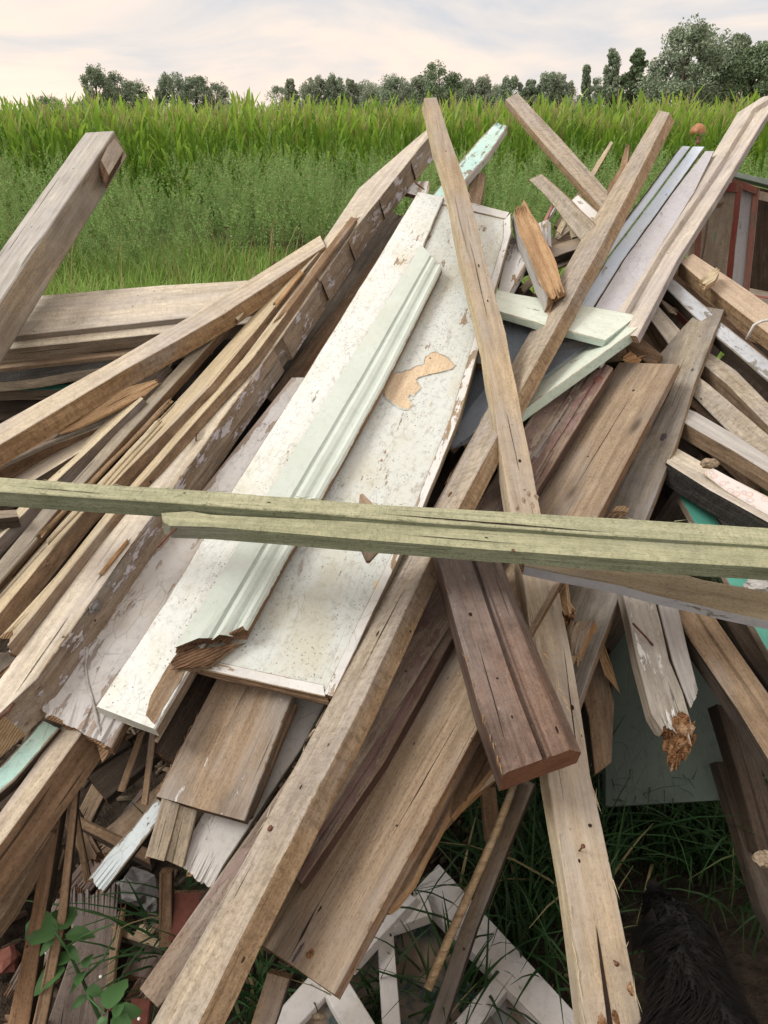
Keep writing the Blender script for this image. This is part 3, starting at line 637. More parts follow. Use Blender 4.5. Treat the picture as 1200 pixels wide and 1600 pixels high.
# --- 8 mint moulding
pr = [(0, -.004), (.01, 0), (.30, .0015), (.44, .0015), (.46, -.004), (.49, -.005), (.52, .000), (.60, .004), (.68, .001), (.74, -.004), (.80, -.005), (.82, .001), (.90, .006), (.96, .003), (1, -.003)]
mo = board('moulding', 'mint green profiled moulding strip lying on the white panel door, lower end snapped',
      [(272, 1013), (345, 895), (437, 740), (560, 540), (658, 382)], [(385, 990), (443, 885), (508, 770), (602, 600), (691, 420)], s=(-.016, -.004), t=.018, profile=pr, mats=('mint', 'plankside', 'enddark'), cat='moulding', ends=('broken', 'saw'), jag=.016, roll=0)
board('splinter', 'dark brown splintered stub at the snapped lower end of the mint moulding',
      [(256, 1038), (282, 1012), (330, 1010)], [(275, 1050), (330, 1040), (384, 1000)], s=(.0, .0), t=.014, roll=0, mats=('enddark', 'brown', 'enddark'), cat='splinter', ends=('broken', 'broken'), jag=.02, wob=.004)
# --- 9 long rough beam X
bx = board('rough_beam', 'long rough-sawn square beam running from the bottom left to the sky at upper right',
      [(225, 1622), (350, 1400), (470, 1180), (525, 1080), (630, 870), (678, 790), (760, 640), (905, 380), (1029, 172)],
      [(298, 1622), (412, 1395), (512, 1200), (567, 1095), (668, 880), (718, 790), (797, 640), (938, 385), (1046, 176)], s=(-.04, .06), t=.042, side=21, mats=('rough', 'roughside', 'end'), cat='beam', wob=.0022)
nail(bx, 424, 1296, 0, 0, .003, .003, .0055)
spot(bx, 356, 1425, .006, .006, 'rot', .0008, 'knot_hole'); spot(bx, 356, 1425, .003, .003, 'enddark', .0016, 'knot_hole')
spot(bx, 703, 772, .010, .006, 'enddark', .0008, 'knot')
# --- 10 beam Y
by = bz = board('long_post', 'long straight beam from top centre down to the bottom edge, cracked at its foot',
      [(923, 1680), (885, 1380), (857, 1225), (832, 1010), (813, 880), (798, 800), (757, 540), (722, 396), (699, 283), (680, 227), (663, 153)],
      [(1016, 1660), (960, 1380), (923, 1210), (895, 1030), (866, 884), (845, 800), (790, 520), (757, 398), (729, 289), (703, 215), (682, 152)], s=(.07, -.14), t=.045, side=-11, mats=('splitpost', 'cream', 'end'), cat='post', wob=.0017)
for q_ in ((818, 782), (832, 790), (808, 793), (826, 772), (838, 776)): spot(by, q_[0], q_[1], .009, .005, 'crumb', .0016, 'rough_patch', q_[0])
for z_, pts in ((.0008, [(931, 1445), (934, 1480), (940, 1530), (945, 1570), (951, 1620), (960, 1620), (953, 1572), (946, 1530), (938, 1480)]),):
    P = [lpt(bz, *p, z=z_) for p in pts]; me = bpy.data.meshes.new('crack'); me.from_pydata([tuple(p) for p in P], [], [tuple(range(len(P)))]); link('crack', me, [M['void']]).parent = bz
spot(bz, 985, 1545, .010, .006, 'rot', .001, 'rot_pocket'); spot(bz, 942, 1600, .014, .008, 'rot', .001, 'rot_pocket'); spot(bz, 962, 1590, .012, .006, 'rot', .001, 'rot_pocket', 4)
# --- 12 red-brown profiled timber
pr = [(0, -.006), (.03, -.001), (.06, 0), (.40, 0), (.455, .001), (.47, .004), (.485, -.008), (.53, -.009), (.54, .001), (.56, .005), (.58, .002), (.60, 0), (.80, 0), (.81, .003), (.83, -.003), (.99, -.034), (1, -.036)]
mh = board('profiled_timber', 'scratched red-brown profiled timber with ridges, its sawn end pointing down in the middle',
      [(786, 1209), (747, 1100), (690, 890), (668, 820)], [(914, 1163), (875, 1073), (813, 932), (770, 820)], s=(-.095, -.085), t=.085, profile=pr, mats=('mahog', 'darkmaroon', 'endred'), cat='timber', roll=-2)
spot(mh, 777, 1060, .004, .004, 'void', .0007, 'nail_hole')
# --- 13 big boards
bp_ = board('wide_board', 'long wide flat brown board with knots, lower end cut square above the window frames',
      [(400, 1470), (545, 1235), (700, 985), (840, 760), (967, 566)], [(522, 1553), (640, 1335), (757, 1118), (935, 805), (1060, 569)], s=(.05, .075), t=.020, mats=('plank', 'plankside', 'end'), cat='board', side=10)
spot(bp_, 485, 1490, .008, .007, 'rot', .0006); spot(bp_, 466, 1488, .018, .0035, 'stain', .0006, 'stain'); spot(bp_, 647, 1162, .008, .006, 'stain', .0006); spot(bp_, 558, 1430, .005, .004, 'plankside', .0006); spot(bp_, 944, 667, .012, .006, 'plankside', .0005)
board('thin_board', 'thin board lying directly beneath the wide brown board, only its edge showing',
      [(470, 1500), (640, 1240), (800, 960)], [(530, 1556), (648, 1345), (765, 1128), (942, 812)][:3], s=(.075, .09), t=.012, mats=('greyside', 'plankside', 'end'), cat='board', side=4)
board('orange_edged_board', 'brown board with a fresh orange split edge, under the lower end of the wide board',
      [(520, 1450), (640, 1250), (740, 1100)], [(590, 1448), (645, 1375), (700, 1270), (790, 1165), (835, 1090)][:3], s=(.10, .12), t=.025, mats=('brown', 'orange', 'end'), cat='board', side=10, ends=('broken', 'saw'), wob=.002)
board('brown_offcut', 'brown offcut showing between the wide board and the red-brown timber',
      [(655, 1330), (720, 1190), (790, 1040)], [(705, 1275), (790, 1175), (850, 1060)], s=(.14, .14), t=.02, mats=('brown', 'orange', 'end'), cat='offcut', side=8)
bq = board('grey_board', 'grey stained board with blue-black knots and jagged rotten upper end beside the wide board',
      [(770, 1200), (830, 1000), (915, 840), (985, 700), (1020, 590), (1028, 555), (1050, 530), (1085, 493), (1104, 480)], [(885, 1200), (905, 1097), (967, 932), (1010, 810), (1057, 690), (1085, 600), (1108, 545), (1125, 500), (1131, 484)], s=(.10, .10), t=.022, mats=('qgrey', 'plankside', 'rot'), cat='board', side=6, wob=.0025)
spot(bq, 1036, 683, .016, .008, 'stain', .0006); spot(bq, 1082, 578, .016, .008, 'stain', .0006); spot(bq, 1113, 502, .010, .008, 'stain', .0006); spot(bq, 1010, 775, .02, .01, 'stain', .0006)
board('torn_chip', 'small torn orange chip on the grey stained board just above the green batten', [(948, 806), (960, 790), (985, 783)], [(972, 808), (978, 800), (990, 786)], s=(.07, .07), t=.006, roll=0, mats=('endlight', 'orange', 'end'), cat='chip', ends=('broken', 'broken'))
# --- 14 maroon pieces
board('maroon_board', 'flat maroon-painted board running under the rough beam down to the lower left',
      [(218, 1545), (355, 1350), (440, 1230), (590, 1010), (690, 870), (745, 790), (830, 650), (885, 585)], [(247, 1574), (420, 1390), (500, 1290), (650, 1060), (750, 905), (800, 805), (870, 700), (935, 590)], s=(.035, .10), t=.02, mats=('maroon', 'greyside', 'end'), cat='board')
pr = [(0, -.004), (.02, 0), (.22, 0), (.24, -.006), (.34, -.006), (.36, 0), (.62, 0), (.64, -.004), (.70, -.004), (.72, 0), (.98, 0), (1, -.003)]
rl = board('hinged_rail', 'worn maroon grooved rail with a white hinge, lying left of the wide brown board',
      [(440, 1350), (560, 1160), (680, 960), (800, 755), (880, 630), (925, 555)], [(470, 1380), (600, 1190), (730, 955), (845, 757), (905, 660), (958, 575)], s=(.07, .078), t=.03, profile=pr, mats=('maroon', 'darkmaroon', 'end'), cat='rail', side=10)
hp = [lpt(rl, 937, 577, .008), lpt(rl, 952, 553, .008)]
hb = link('hinge', tube_mesh('hinge', [hp[0], hp[0].lerp(hp[1], .02), hp[0].lerp(hp[1], .55), hp[0].lerp(hp[1], .57), hp[1]], [.0055, .0065, .0065, .0045, .0045], 12), [M['dullwhite']]); hb.parent = rl
spot(rl, 934, 592, .016, .012, 'rust', .0012, 'hinge_leaf')
pr = [(0, -.003), (.02, 0), (.46, 0), (.48, -.002), (.49, -.024), (.60, -.026), (.64, -.018), (.66, -.014), (.98, -.010), (1, -.014)]
board('channel_beam', 'long faded pinkish grooved beam rising off the upper right corner of the heap',
      [(930, 512), (1015, 378), (1108, 250), (1152, 176), (1190, 152)], [(993, 520), (1056, 400), (1140, 268), (1205, 162), (1240, 140)], s=(.05, .16), t=.035, profile=pr, mats=('pink', 'pinkside', 'end'), cat='beam', side=15)
board('dark_strip', 'dark maroon strip lying in the gap between the rough beam and the wide board', [(470, 1370), (600, 1150), (700, 950)], [(500, 1370), (640, 1140), (742, 935)], s=(.10, .10), t=.02, mats=('darkmaroon', 'dark', 'end'), cat='strip')
# --- 15 blue and grey painted boards
board('edge_rail', 'pale blue round-edged rail with flaking paint, leftmost of the blue painted boards at upper right',
      [(890, 478), (934, 402), (1005, 310), (1066, 228)], [(903, 480), (948, 404), (1020, 310), (1080, 229)], s=(.08, .17), t=.03, side=-3, mats=('blue', 'dark', 'end'), cat='rail', ch=.005)
board('blue_board', 'pale blue painted board sloping up between the blue rail and the pale grey board',
      [(902, 482), (950, 404), (1022, 310), (1082, 229)], [(925, 484), (975, 404), (1050, 300), (1101, 229)], s=(.085, .175), t=.02, mats=('blue', 'greyside', 'end'), cat='board')
board('grey_painted_board', 'pale grey painted board between the blue board and the pinkish grooved beam',
      [(926, 486), (976, 405), (1051, 302), (1102, 236)], [(975, 492), (1020, 405), (1085, 300), (1116, 236)], s=(.08, .17), t=.02, mats=('lightgrey', 'greyside', 'end'), cat='board')
# --- 16 mint frame with fly screen
root = empty('screen_frame', W(900, 540, .04), 'pale mint wooden frame corner with torn fly screen between two rough beams', 'screen frame')
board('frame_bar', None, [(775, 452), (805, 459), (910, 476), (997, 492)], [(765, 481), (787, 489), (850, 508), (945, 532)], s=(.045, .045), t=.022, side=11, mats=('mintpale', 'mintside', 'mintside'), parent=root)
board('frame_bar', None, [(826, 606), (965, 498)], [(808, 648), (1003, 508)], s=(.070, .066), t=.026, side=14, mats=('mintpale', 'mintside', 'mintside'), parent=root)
def screen(pts, s, name='fly_screen', amp=.0):
    from mathutils.geometry import tessellate_polygon
    c0 = W(*pts[0], s)
    V = [W(*p, s) - root.location for p in pts]; me = bpy.data.meshes.new(name)
    bm = bmesh.new(); vs = [bm.verts.new(v) for v in V]; bm.faces.new(vs); bmesh.ops.triangulate(bm, faces=bm.faces[:])
    bmesh.ops.subdivide_edges(bm, edges=bm.edges[:], cuts=5, use_grid_fill=True)
    for v in bm.verts: v.co += HEAPN * amp * mnoise.noise(v.co * 14)
    bm.to_mesh(me); bm.free(); o = link(name, me, [M['mesh']]); o.parent = root; return o
screen([(770, 478), (790, 470), (920, 515), (925, 535), (835, 605), (800, 640), (740, 690), (705, 702), (700, 680), (720, 600), (745, 548)], .078, amp=.006)
screen([(700, 690), (740, 630), (770, 590), (790, 610), (770, 640), (735, 680), (708, 700)], .068, amp=.006)
# --- 17..25 pieces sticking up at the back
board('turquoise_stake', 'stake with flaking turquoise paint pointing up behind the white panel door',
      [(655, 330), (716, 255), (748, 218), (775, 190)], [(688, 335), (728, 283), (765, 240), (794, 197)], s=(.08, .14), t=.03, side=7, mats=('turq', 'lilac', 'end'), cat='stake', ends=('saw', 'broken'), jag=.01)
board('brown_stub', 'short brown stub showing under the turquoise stake', [(728, 330), (733, 285), (742, 268)], [(748, 330), (756, 290), (759, 266)], s=(.14, .14), t=.03, side=3, mats=('brown', 'brown', 'rot'), cat='stub', ends=('saw', 'broken'))
board('white_offcut', 'small white corner piece behind the top of the panel door', [(630, 300), (645, 283)], [(668, 310), (672, 283)], s=(.09, .09), t=.015, side=3, mats=('whitewood', 'greyside', 'end'), cat='offcut')
tag(link('iron_pin', tube_mesh('iron_pin', [W(644, 281, .05), W(652, 288, .055), W(663, 296, .06)], [.003, .0035, .002], 6), [M['rust']]), 'dark iron pin between the notched beam and the white panel top', 'pin')
board('rough_stake', 'rough stake pointing up to the left against the maize, in the gap right of centre',
      [(945, 330), (860, 236), (790, 155)], [(962, 312), (878, 218), (809, 145)], s=(.10, .16), t=.03, mats=('rough', 'roughside', 'end'), cat='stake', ends=('broken', 'saw'), jag=.02)
board('stub_beam', 'shorter rough beam pointing up to the left, left of the long rough beam',
      [(915, 385), (847, 300), (826, 281)], [(934, 356), (868, 292), (846, 272)], s=(.08, .12), t=.035, side=3, mats=('rough', 'roughside', 'end'), cat='beam', wob=.002)
board('white_block', 'short white painted block end behind the shorter rough beam', [(928, 358), (891, 315)], [(945, 340), (904, 304)], s=(.12, .14), t=.03, side=-9, mats=('whitewood', 'greyside', 'end'), cat='block')
board('thin_stick', 'thin sharp stick pointing up to the right behind the crossed rough beams', [(866, 352), (903, 300), (954, 220)], [(872, 356), (913, 303), (958, 223)], s=(.2, .22), t=.012, mats=('cream', 'roughside', 'end'), cat='stick')
board('torn_splinter', 'dark torn splinter standing up between the rough stake and the long rough beam',
      [(945, 320), (953, 285), (968, 262), (979, 224)], [(968, 312), (972, 286), (981, 255), (983, 222)], s=(.09, .10), t=.018, side=3, mats=('plankside', 'brown', 'rot'), cat='splinter', ends=('saw', 'broken'), wob=.004, jag=.03)
ch = board('split_chunk', 'freshly split orange chunk of timber standing right of the white panel door',
      [(858, 475), (835, 420), (812, 365), (803, 322)], [(884, 460), (868, 410), (843, 350), (822, 316)], s=(.0, .03), t=.045, side=-12, mats=('orange', 'grey', 'orange'), cat='timber chunk', ends=('broken', 'broken'), wob=.006, jag=.03)
board('white_board', 'white-grey painted board wedged between the panel door and the split orange chunk',
      [(735, 565), (775, 470), (795, 362)], [(757, 570), (790, 470), (829, 402), (815, 368)][:3], s=(.055, .07), t=.02, side=5, mats=('whitewood', 'whitewood', 'end'), cat='board')
board('white_stub', 'small white-topped stub beside the split orange chunk', [(838, 385), (838, 350)], [(856, 382), (855, 343)], s=(.12, .12), t=.02, side=6, mats=('whitewood', 'lightgrey', 'end'), cat='stub')
board('dark_beam', 'dark grey beam end showing under the shorter rough beam', [(845, 392), (880, 378), (925, 365)], [(850, 408), (885, 394), (930, 380)], s=(.13, .13), t=.03, side=12, mats=('greyside', 'dark', 'end'), cat='beam')
board('red_tool_handle', 'small red-handled rod sticking out left of the shorter rough beam', [(843, 355), (862, 318)], [(847, 358), (866, 321)], s=(.13, .13), t=.008, mats=('redwood', 'redwood', 'end'), cat='rod')
SC = [((838, 400), (862, 380), 10, 'cream', 'small cream splinter just right of the split orange chunk'), ((868, 372), (905, 345), 8, 'pale', 'pale sliver lying under the shorter rough beam'), ((880, 395), (905, 385), 12, 'orange', 'orange sliver above the split chunk foot'),
      ((812, 455), (850, 420), 10, 'cream', 'cream strip below the split orange chunk'), ((820, 480), (868, 438), 12, 'brown', 'brown strip lying left of the mint frame bar'), ((852, 345), (866, 322), 7, 'whitewood', 'tiny white sliver near the red-handled rod'),
      ((872, 365), (888, 330), 9, 'cream', 'short cream stick leaning near the white block'), ((886, 342), (900, 372), 9, 'cream', 'short cream stick crossing under the shorter rough beam'), ((862, 415), (900, 400), 14, 'pale', 'pale chunk right of the split orange chunk')]
for (a, b_, wd, mt, lab) in SC:
    dx, dy = b_[0] - a[0], b_[1] - a[1]; ll = math.hypot(dx, dy); px_, py_ = -dy / ll * wd / 2, dx / ll * wd / 2
    board('sliver', lab, [(a[0] - px_, a[1] - py_), (b_[0] - px_, b_[1] - py_)], [(a[0] + px_, a[1] + py_), (b_[0] + px_, b_[1] + py_)], s=(.16, .17), t=.012, side=3, mats=(mt, mt, 'endlight'), cat='wood scrap', ends=('broken', 'broken'), jag=.015, grp='splintered scraps behind the mint frame')
# --- round dry flower-like globe behind the blue board
# --- 26 pieces at the right
rb = board('pinkish_beam', 'thick pinkish planed beam at the right edge with a broken chunk on top',
      [(1083, 396), (1150, 440), (1260, 518)], [(1062, 409), (1125, 462), (1260, 566)], s=(.10, .02), t=.05, side=22, mats=('pinkbeam', 'roughside', 'end'), cat='beam')
board('broken_chunk', 'broken cream chunk of wood lying on the pinkish beam', [(1093, 438), (1108, 424), (1122, 416)], [(1102, 448), (1118, 437), (1126, 424)], s=(.035, .035), t=.02, side=6, mats=('cream', 'orange', 'endlight'), cat='wood scrap', ends=('broken', 'broken'), jag=.012)
sp_ = [W(1166, 530, .02), W(1178, 508, -.02), W(1190, 502, -.025), W(1215, 498, -.02)]
tag(link('metal_strap', tube_mesh('metal_strap', sp_, [.004, .004, .004, .004], 4), [M['dullwhite']]), 'bent white metal strap hooked over the pinkish beam at the right edge', 'strap')
board('flaking_beam', 'grey-blue beam with flaking paint running down to the right edge behind the grey board',
      [(1035, 420), (1048, 432), (1103, 478), (1127, 503), (1260, 608)], [(1020, 430), (1037, 447), (1083, 493), (1120, 527), (1260, 648)], s=(.13, .06), t=.04, side=13, mats=('greyblue', 'dark', 'end'), cat='beam', wob=.0015)
board('brown_beam', 'brown beam between the pinkish beam and the flaking grey-blue beam', [(1030, 415), (1110, 500), (1200, 585)], [(1038, 408), (1130, 492), (1200, 558)], s=(.20, .16), t=.04, mats=('brown', 'dark', 'end'), cat='beam')
board('short_beam', 'short brown beam end under the pinkish grooved beam, above the grey board end', [(1022, 470), (1090, 545)], [(1004, 482), (1050, 545)], s=(.17, .13), t=.05, side=14, mats=('pale', 'brown', 'end'), cat='beam')
board('short_beam', 'square brown beam stub just below the mint frame, left of the grey board', [(985, 540), (995, 522), (1035, 555)], [(985, 560), (978, 542), (1020, 575)][:3], s=(.13, .12), t=.04, side=10, mats=('brown', 'brown', 'end'), cat='beam')
board('pale_offcut', 'pale pointed offcut lying above the short brown beam end', [(1025, 460), (1065, 490)], [(1030, 470), (1058, 495)], s=(.16, .16), t=.01, mats=('pinkbeam', 'cream', 'end'), cat='offcut', ends=('broken', 'broken'))
board('red_offcut', 'small dark red offcut beside the short brown beam end', [(1052, 480), (1075, 505)], [(1060, 475), (1082, 498)], s=(.19, .19), t=.02, mats=('redwood', 'redwood', 'end'), cat='offcut')
board('orange_scrap', 'small orange splintered scrap above the wide board top', [(965, 560), (990, 545)], [(978, 572), (1008, 566)], s=(.12, .12), t=.015, mats=('orange', 'orange', 'rot'), cat='wood scrap', ends=('broken', 'broken'), wob=.003)
board('grooved_beam', 'rough beam, higher of the two parallel beams right of the grey board',
      [(1105, 548), (1150, 578), (1260, 690)], [(1098, 568), (1137, 600), (1260, 726)], s=(.13, .06), t=.05, side=24, mats=('rough', 'brown', 'end'), cat='beam')
board('grooved_beam', 'rough beam, lower of the two parallel beams right of the grey board',
      [(1083, 582), (1107, 600), (1260, 730)], [(1068, 604), (1142, 678), (1260, 760)], s=(.125, .04), t=.03, side=4, mats=('rough', 'brown', 'end'), cat='beam')
board('grey_topped_beam', 'grey-topped beam with shadowed brown side below the two parallel beams at the right',
      [(1062, 633), (1087, 643), (1150, 680), (1260, 752)], [(1057, 652), (1090, 672), (1145, 703), (1260, 775)], s=(.12, .02), t=.045, side=25, mats=('grey', 'brown', 'end'), cat='beam')
board('charred_beam', 'beam with a charred black side just above the green batten at the right',
      [(1053, 697), (1130, 740), (1260, 806)], [(1041, 722), (1110, 765), (1260, 848)], s=(.10, .0), t=.055, side=33, mats=('pale', 'burnt', 'end'), cat='beam')
fl = board('floral_strip', 'narrow strip with faded floral covering lying on the charred beam at the right',
      [(1120, 733), (1160, 755), (1260, 808)], [(1099, 738), (1135, 766), (1260, 838)], s=(.045, -.01), t=.012, side=5, mats=('floral', 'cream', 'end'), cat='strip', ch=.004)
lump('torn_wood_knob', 'torn cream-coloured fibre lump at the upper end of the floral strip', 'torn lump', W(1109, 724, .04), (.022, .012, .012), 'crumb', 5)
board('teal_board', 'teal painted board showing above and below the battens at the right edge', [(1060, 775), (1130, 895), (1200, 1020), (1260, 1130)], [(1102, 775), (1160, 880), (1200, 950), (1260, 1060)], s=(.15, .07), t=.02, mats=('teal', 'greyside', 'end'), cat='board')
board('speckled_board', 'grey speckled board right next to the teal board above the battens', [(1104, 782), (1150, 850)], [(1130, 782), (1180, 850)], s=(.14, .13), t=.02, mats=('lilac', 'greyside', 'end'), cat='board')
lump('rubble_stone', 'white and grey stony lump at the right edge below the green battens', 'stone', W(1185, 915, .08), (.03, .02, .015), 'whitestone', 9)
lump('rubble_stone', 'small brown stony lump beside the teal board at the right edge', 'stone', W(1168, 925, .09), (.02, .015, .012), 'stone', 19)
board('tan_board', 'tan board with white-blue flaking edge stretching from below the battens to the right edge',
      [(812, 862), (1000, 878), (1100, 905), (1260, 934)], [(820, 885), (970, 914), (1080, 942), (1260, 984)], s=(-.07, -.07), t=.03, side=15, mats=('tan', 'flakeedge', 'end'), cat='board', roll=None, wob=.002)
root = empty('rotten_timber', W(1035, 1050, .06), 'weathered grooved timber with rotten orange tip and a rusty nail, hanging below the tan board', 'timber')
r1 = board('half', None, [(1040, 1165), (1018, 1115), (996, 1030), (970, 915)], [(1086, 1150), (1066, 1080), (1048, 1030), (1018, 915)], s=(.06, .045), t=.04, mats=('oldwhite', 'greyside', 'rot'), parent=root, ends=('broken', 'saw'), jag=.03, wob=.002)
board('half', None, [(1080, 1110), (1066, 1075), (1050, 1030), (1020, 915)], [(1092, 1085), (1086, 1060), (1074, 1010), (1052, 915)], s=(.068, .055), t=.035, mats=('grey', 'greyside', 'rot'), parent=root, ends=('broken', 'saw'), jag=.01, wob=.002)
tm = empty('tmp', (0, 0, 0)); bpy.data.objects.remove(tm)
bm = bmesh.new(); bmesh.ops.create_icosphere(bm, subdivisions=4, radius=1)
for v in bm.verts:
    d = v.co.normalized(); k = 1 + .35 * mnoise.noise(d * 2.5) + .30 * mnoise.noise(d * 7); v.co = Vector((d.x * .024 * k * (1 + .35 * d.z), d.y * .018 * k, d.z * .050 * k))
me = bpy.data.meshes.new('rotten_tip'); bm.to_mesh(me); bm.free()
link('rotten_tip', me, [M['rot']], root, Matrix.Translation(W(1060, 1160, .085)) @ Matrix.Rotation(rad(-28), 4, 'X') @ Matrix.Rotation(rad(14), 4, 'Y'))
n1 = [W(989, 974, .01), W(1006, 992, .025), W(1020, 1008, .05)]
me = tube_mesh('nail', [p - root.location for p in n1], [.0022, .0024, .0024], 7); link('nail', me, [M['rust']]).parent = root
board('brown_beam', 'brown grooved beam sloping down to the right edge below the tan board',
      [(1030, 915), (1080, 1000), (1153, 1107), (1260, 1280)], [(1090, 915), (1123, 972), (1200, 1082), (1260, 1160)], s=(.10, .02), t=.045, mats=('brown2', 'dark', 'end'), cat='beam',
      profile=[(0, -.004), (.04, 0), (.50, 0), (.52, -.003), (.56, -.003), (.58, .002), (.97, .001), (1, -.004)])
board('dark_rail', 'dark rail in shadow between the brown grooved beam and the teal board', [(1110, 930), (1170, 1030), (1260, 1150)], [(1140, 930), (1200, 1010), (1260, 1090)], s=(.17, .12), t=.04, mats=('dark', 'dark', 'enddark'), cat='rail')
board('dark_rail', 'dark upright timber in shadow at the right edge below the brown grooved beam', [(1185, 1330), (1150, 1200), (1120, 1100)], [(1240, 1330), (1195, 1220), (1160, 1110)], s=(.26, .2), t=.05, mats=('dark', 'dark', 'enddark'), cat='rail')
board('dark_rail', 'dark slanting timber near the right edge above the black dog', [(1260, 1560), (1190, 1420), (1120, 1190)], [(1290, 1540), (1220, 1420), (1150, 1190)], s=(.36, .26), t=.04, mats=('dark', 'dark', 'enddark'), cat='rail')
lump('wood_scrap', 'small pale broken wood end at the right edge above the black dog', 'wood scrap', W(1194, 1342, .2), (.02, .016, .012), 'crumb', 12)
# green door panel behind the rotten timber
root = empty('green_door_panel', W(1040, 1080, .3), 'dull green door leaf standing in the shade behind the rotten timber', 'door')
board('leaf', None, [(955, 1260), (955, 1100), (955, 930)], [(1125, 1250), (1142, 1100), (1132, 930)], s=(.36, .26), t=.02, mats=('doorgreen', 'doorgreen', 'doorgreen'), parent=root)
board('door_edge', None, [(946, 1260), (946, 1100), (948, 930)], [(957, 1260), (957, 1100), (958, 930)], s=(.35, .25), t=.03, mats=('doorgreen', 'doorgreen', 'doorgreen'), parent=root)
board('curved_veneer', 'curved brown strip of veneer hanging beside the grey board in the middle right shade', [(968, 1085), (945, 1055), (930, 1005)], [(970, 1083), (958, 1040), (943, 1000)], s=(.18, .14), t=.004, mats=('orange', 'brown', 'end'), cat='veneer strip', wob=.003)
board('dark_plank', 'dark brown plank hanging in the shade right of the split post', [(930, 1210), (920, 1120), (900, 1050)], [(956, 1190), (960, 1100), (940, 1020)], s=(.22, .2), t=.02, mats=('brown', 'dark', 'end'))
board('broken_block', 'broken wood block with sawn face, right of the split post above the grey board', [(890, 1035), (885, 985), (893, 965)], [(905, 1020), (920, 985), (931, 968)], s=(.04, .04), t=.03, side=6, mats=('plank', 'orange', 'endlight'), cat='block', ends=('broken', 'broken'), jag=.012, wob=.003)
board('broken_block', 'orange-brown broken sliver between the split post and the broken wood block', [(882, 985), (874, 950), (868, 900)], [(896, 960), (888, 935), (884, 900)], s=(.05, .05), t=.02, side=4, mats=('orange', 'orange', 'rot'), cat='block', ends=('broken', 'saw'), wob=.003)
# --- T battens across
ba = board('batten', 'long greenish square batten crossing the whole heap from edge to edge',
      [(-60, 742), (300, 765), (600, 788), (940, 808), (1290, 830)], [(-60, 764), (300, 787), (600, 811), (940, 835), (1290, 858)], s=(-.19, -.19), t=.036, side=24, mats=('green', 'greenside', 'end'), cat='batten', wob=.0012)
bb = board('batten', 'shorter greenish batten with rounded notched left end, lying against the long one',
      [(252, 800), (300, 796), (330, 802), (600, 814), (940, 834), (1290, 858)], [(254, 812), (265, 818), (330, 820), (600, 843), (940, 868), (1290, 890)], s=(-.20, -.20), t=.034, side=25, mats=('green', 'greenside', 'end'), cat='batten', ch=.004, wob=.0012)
nail(bb, 275, 822, dx=-.02, dy=-.045, ln=-.02, r=.0022, headr=.0015)
nail(bb, 801, 856, dx=.0, dy=-.02, ln=.004, r=.002, headr=.0015)
board('wood_scrap', 'small brown triangular scrap behind the green batten on the white panel', [(560, 790), (562, 773)], [(588, 792), (567, 771)], s=(-.06, -.06), t=.01, mats=('brownscrap', 'brown', 'end'), cat='wood scrap', roll=0)
board('wood_scrap', 'small brown scrap tip poking out below the green battens on the white panel', [(572, 876), (560, 850)], [(578, 876), (596, 855)], s=(-.06, -.06), t=.01, mats=('brownscrap', 'brown', 'end'), cat='wood scrap', roll=0)
# --- 27 below the panel
sb = board('speckled_plank', 'brown plank with white paint specks, its square end hanging below the white panel',
      [(243, 1244), (318, 1098), (365, 1010)], [(382, 1283), (452, 1100), (500, 990)], s=(.10, .08), t=.022, side=8, mats=('specked', 'plankside', 'enddark'))
board('orange_lath', 'thin orange-edged lath along the right side of the speckled brown plank', [(384, 1282), (454, 1100)], [(394, 1275), (464, 1102)], s=(.11, .09), t=.015, mats=('plankside', 'orange', 'end'), cat='lath')
board('white_plank', 'dirty white plank with ragged lower end, between speckled plank and rough beam',
      [(279, 1356), (300, 1300), (400, 1130), (440, 1050)], [(327, 1393), (350, 1352), (470, 1170), (530, 1060)], s=(.17, .13), t=.018, mats=('dirtywhite', 'greyside', 'end'), ends=('broken', 'saw'), jag=.008)
board('snapped_batten', 'short snapped greyish batten hanging under the speckled plank', [(223, 1352), (253, 1245)], [(284, 1362), (312, 1250)], s=(.15, .12), t=.03, side=4, mats=('greyside', 'brown', 'rot'), cat='batten', ends=('broken', 'saw'), jag=.02,
      profile=[(0, -.003), (.03, 0), (.5, 0), (.53, -.006), (.97, -.008), (1, -.01)])
board('blue_stick', 'pale blue painted stick with a bare burnt tip, under the speckled plank', [(137, 1374), (170, 1330), (207, 1293), (243, 1246)], [(155, 1403), (200, 1345), (235, 1300), (262, 1262)], s=(.18, .14), t=.02, side=4, mats=('blue2', 'burnt', 'end'), cat='stick', ends=('broken', 'saw'), jag=.01)
board('thin_lath', 'left thin lath of the pair hanging in the dark gap below the white panel corner', [(183, 1235), (216, 1145)], [(193, 1238), (226, 1142)], s=(.16, .12), t=.008, mats=('plankside', 'brown', 'end'), cat='lath')
board('thin_lath', 'right thin lath of the pair hanging in the dark gap below the white panel corner', [(220, 1256), (233, 1145)], [(230, 1258), (243, 1145)], s=(.16, .12), t=.008, mats=('plankside', 'brown', 'end'), cat='lath')
board('long_strip', 'narrow grey-brown strip running into the gap beside the white panel stile', [(240, 1158), (300, 1050)], [(246, 1160), (308, 1052)], s=(.09, .07), t=.008, mats=('greyside', 'dark', 'end'), cat='strip')
board('corner_beam', 'thick pale beam in the lower left corner with a broad brown side',
      [(-80, 1375), (0, 1268), (95, 1137), (130, 1090)], [(-80, 1425), (12, 1302), (122, 1152), (160, 1095)], s=(.06, .08), t=.075, side=52, mats=('pale', 'roughside2', 'end'), cat='beam', wob=.002)
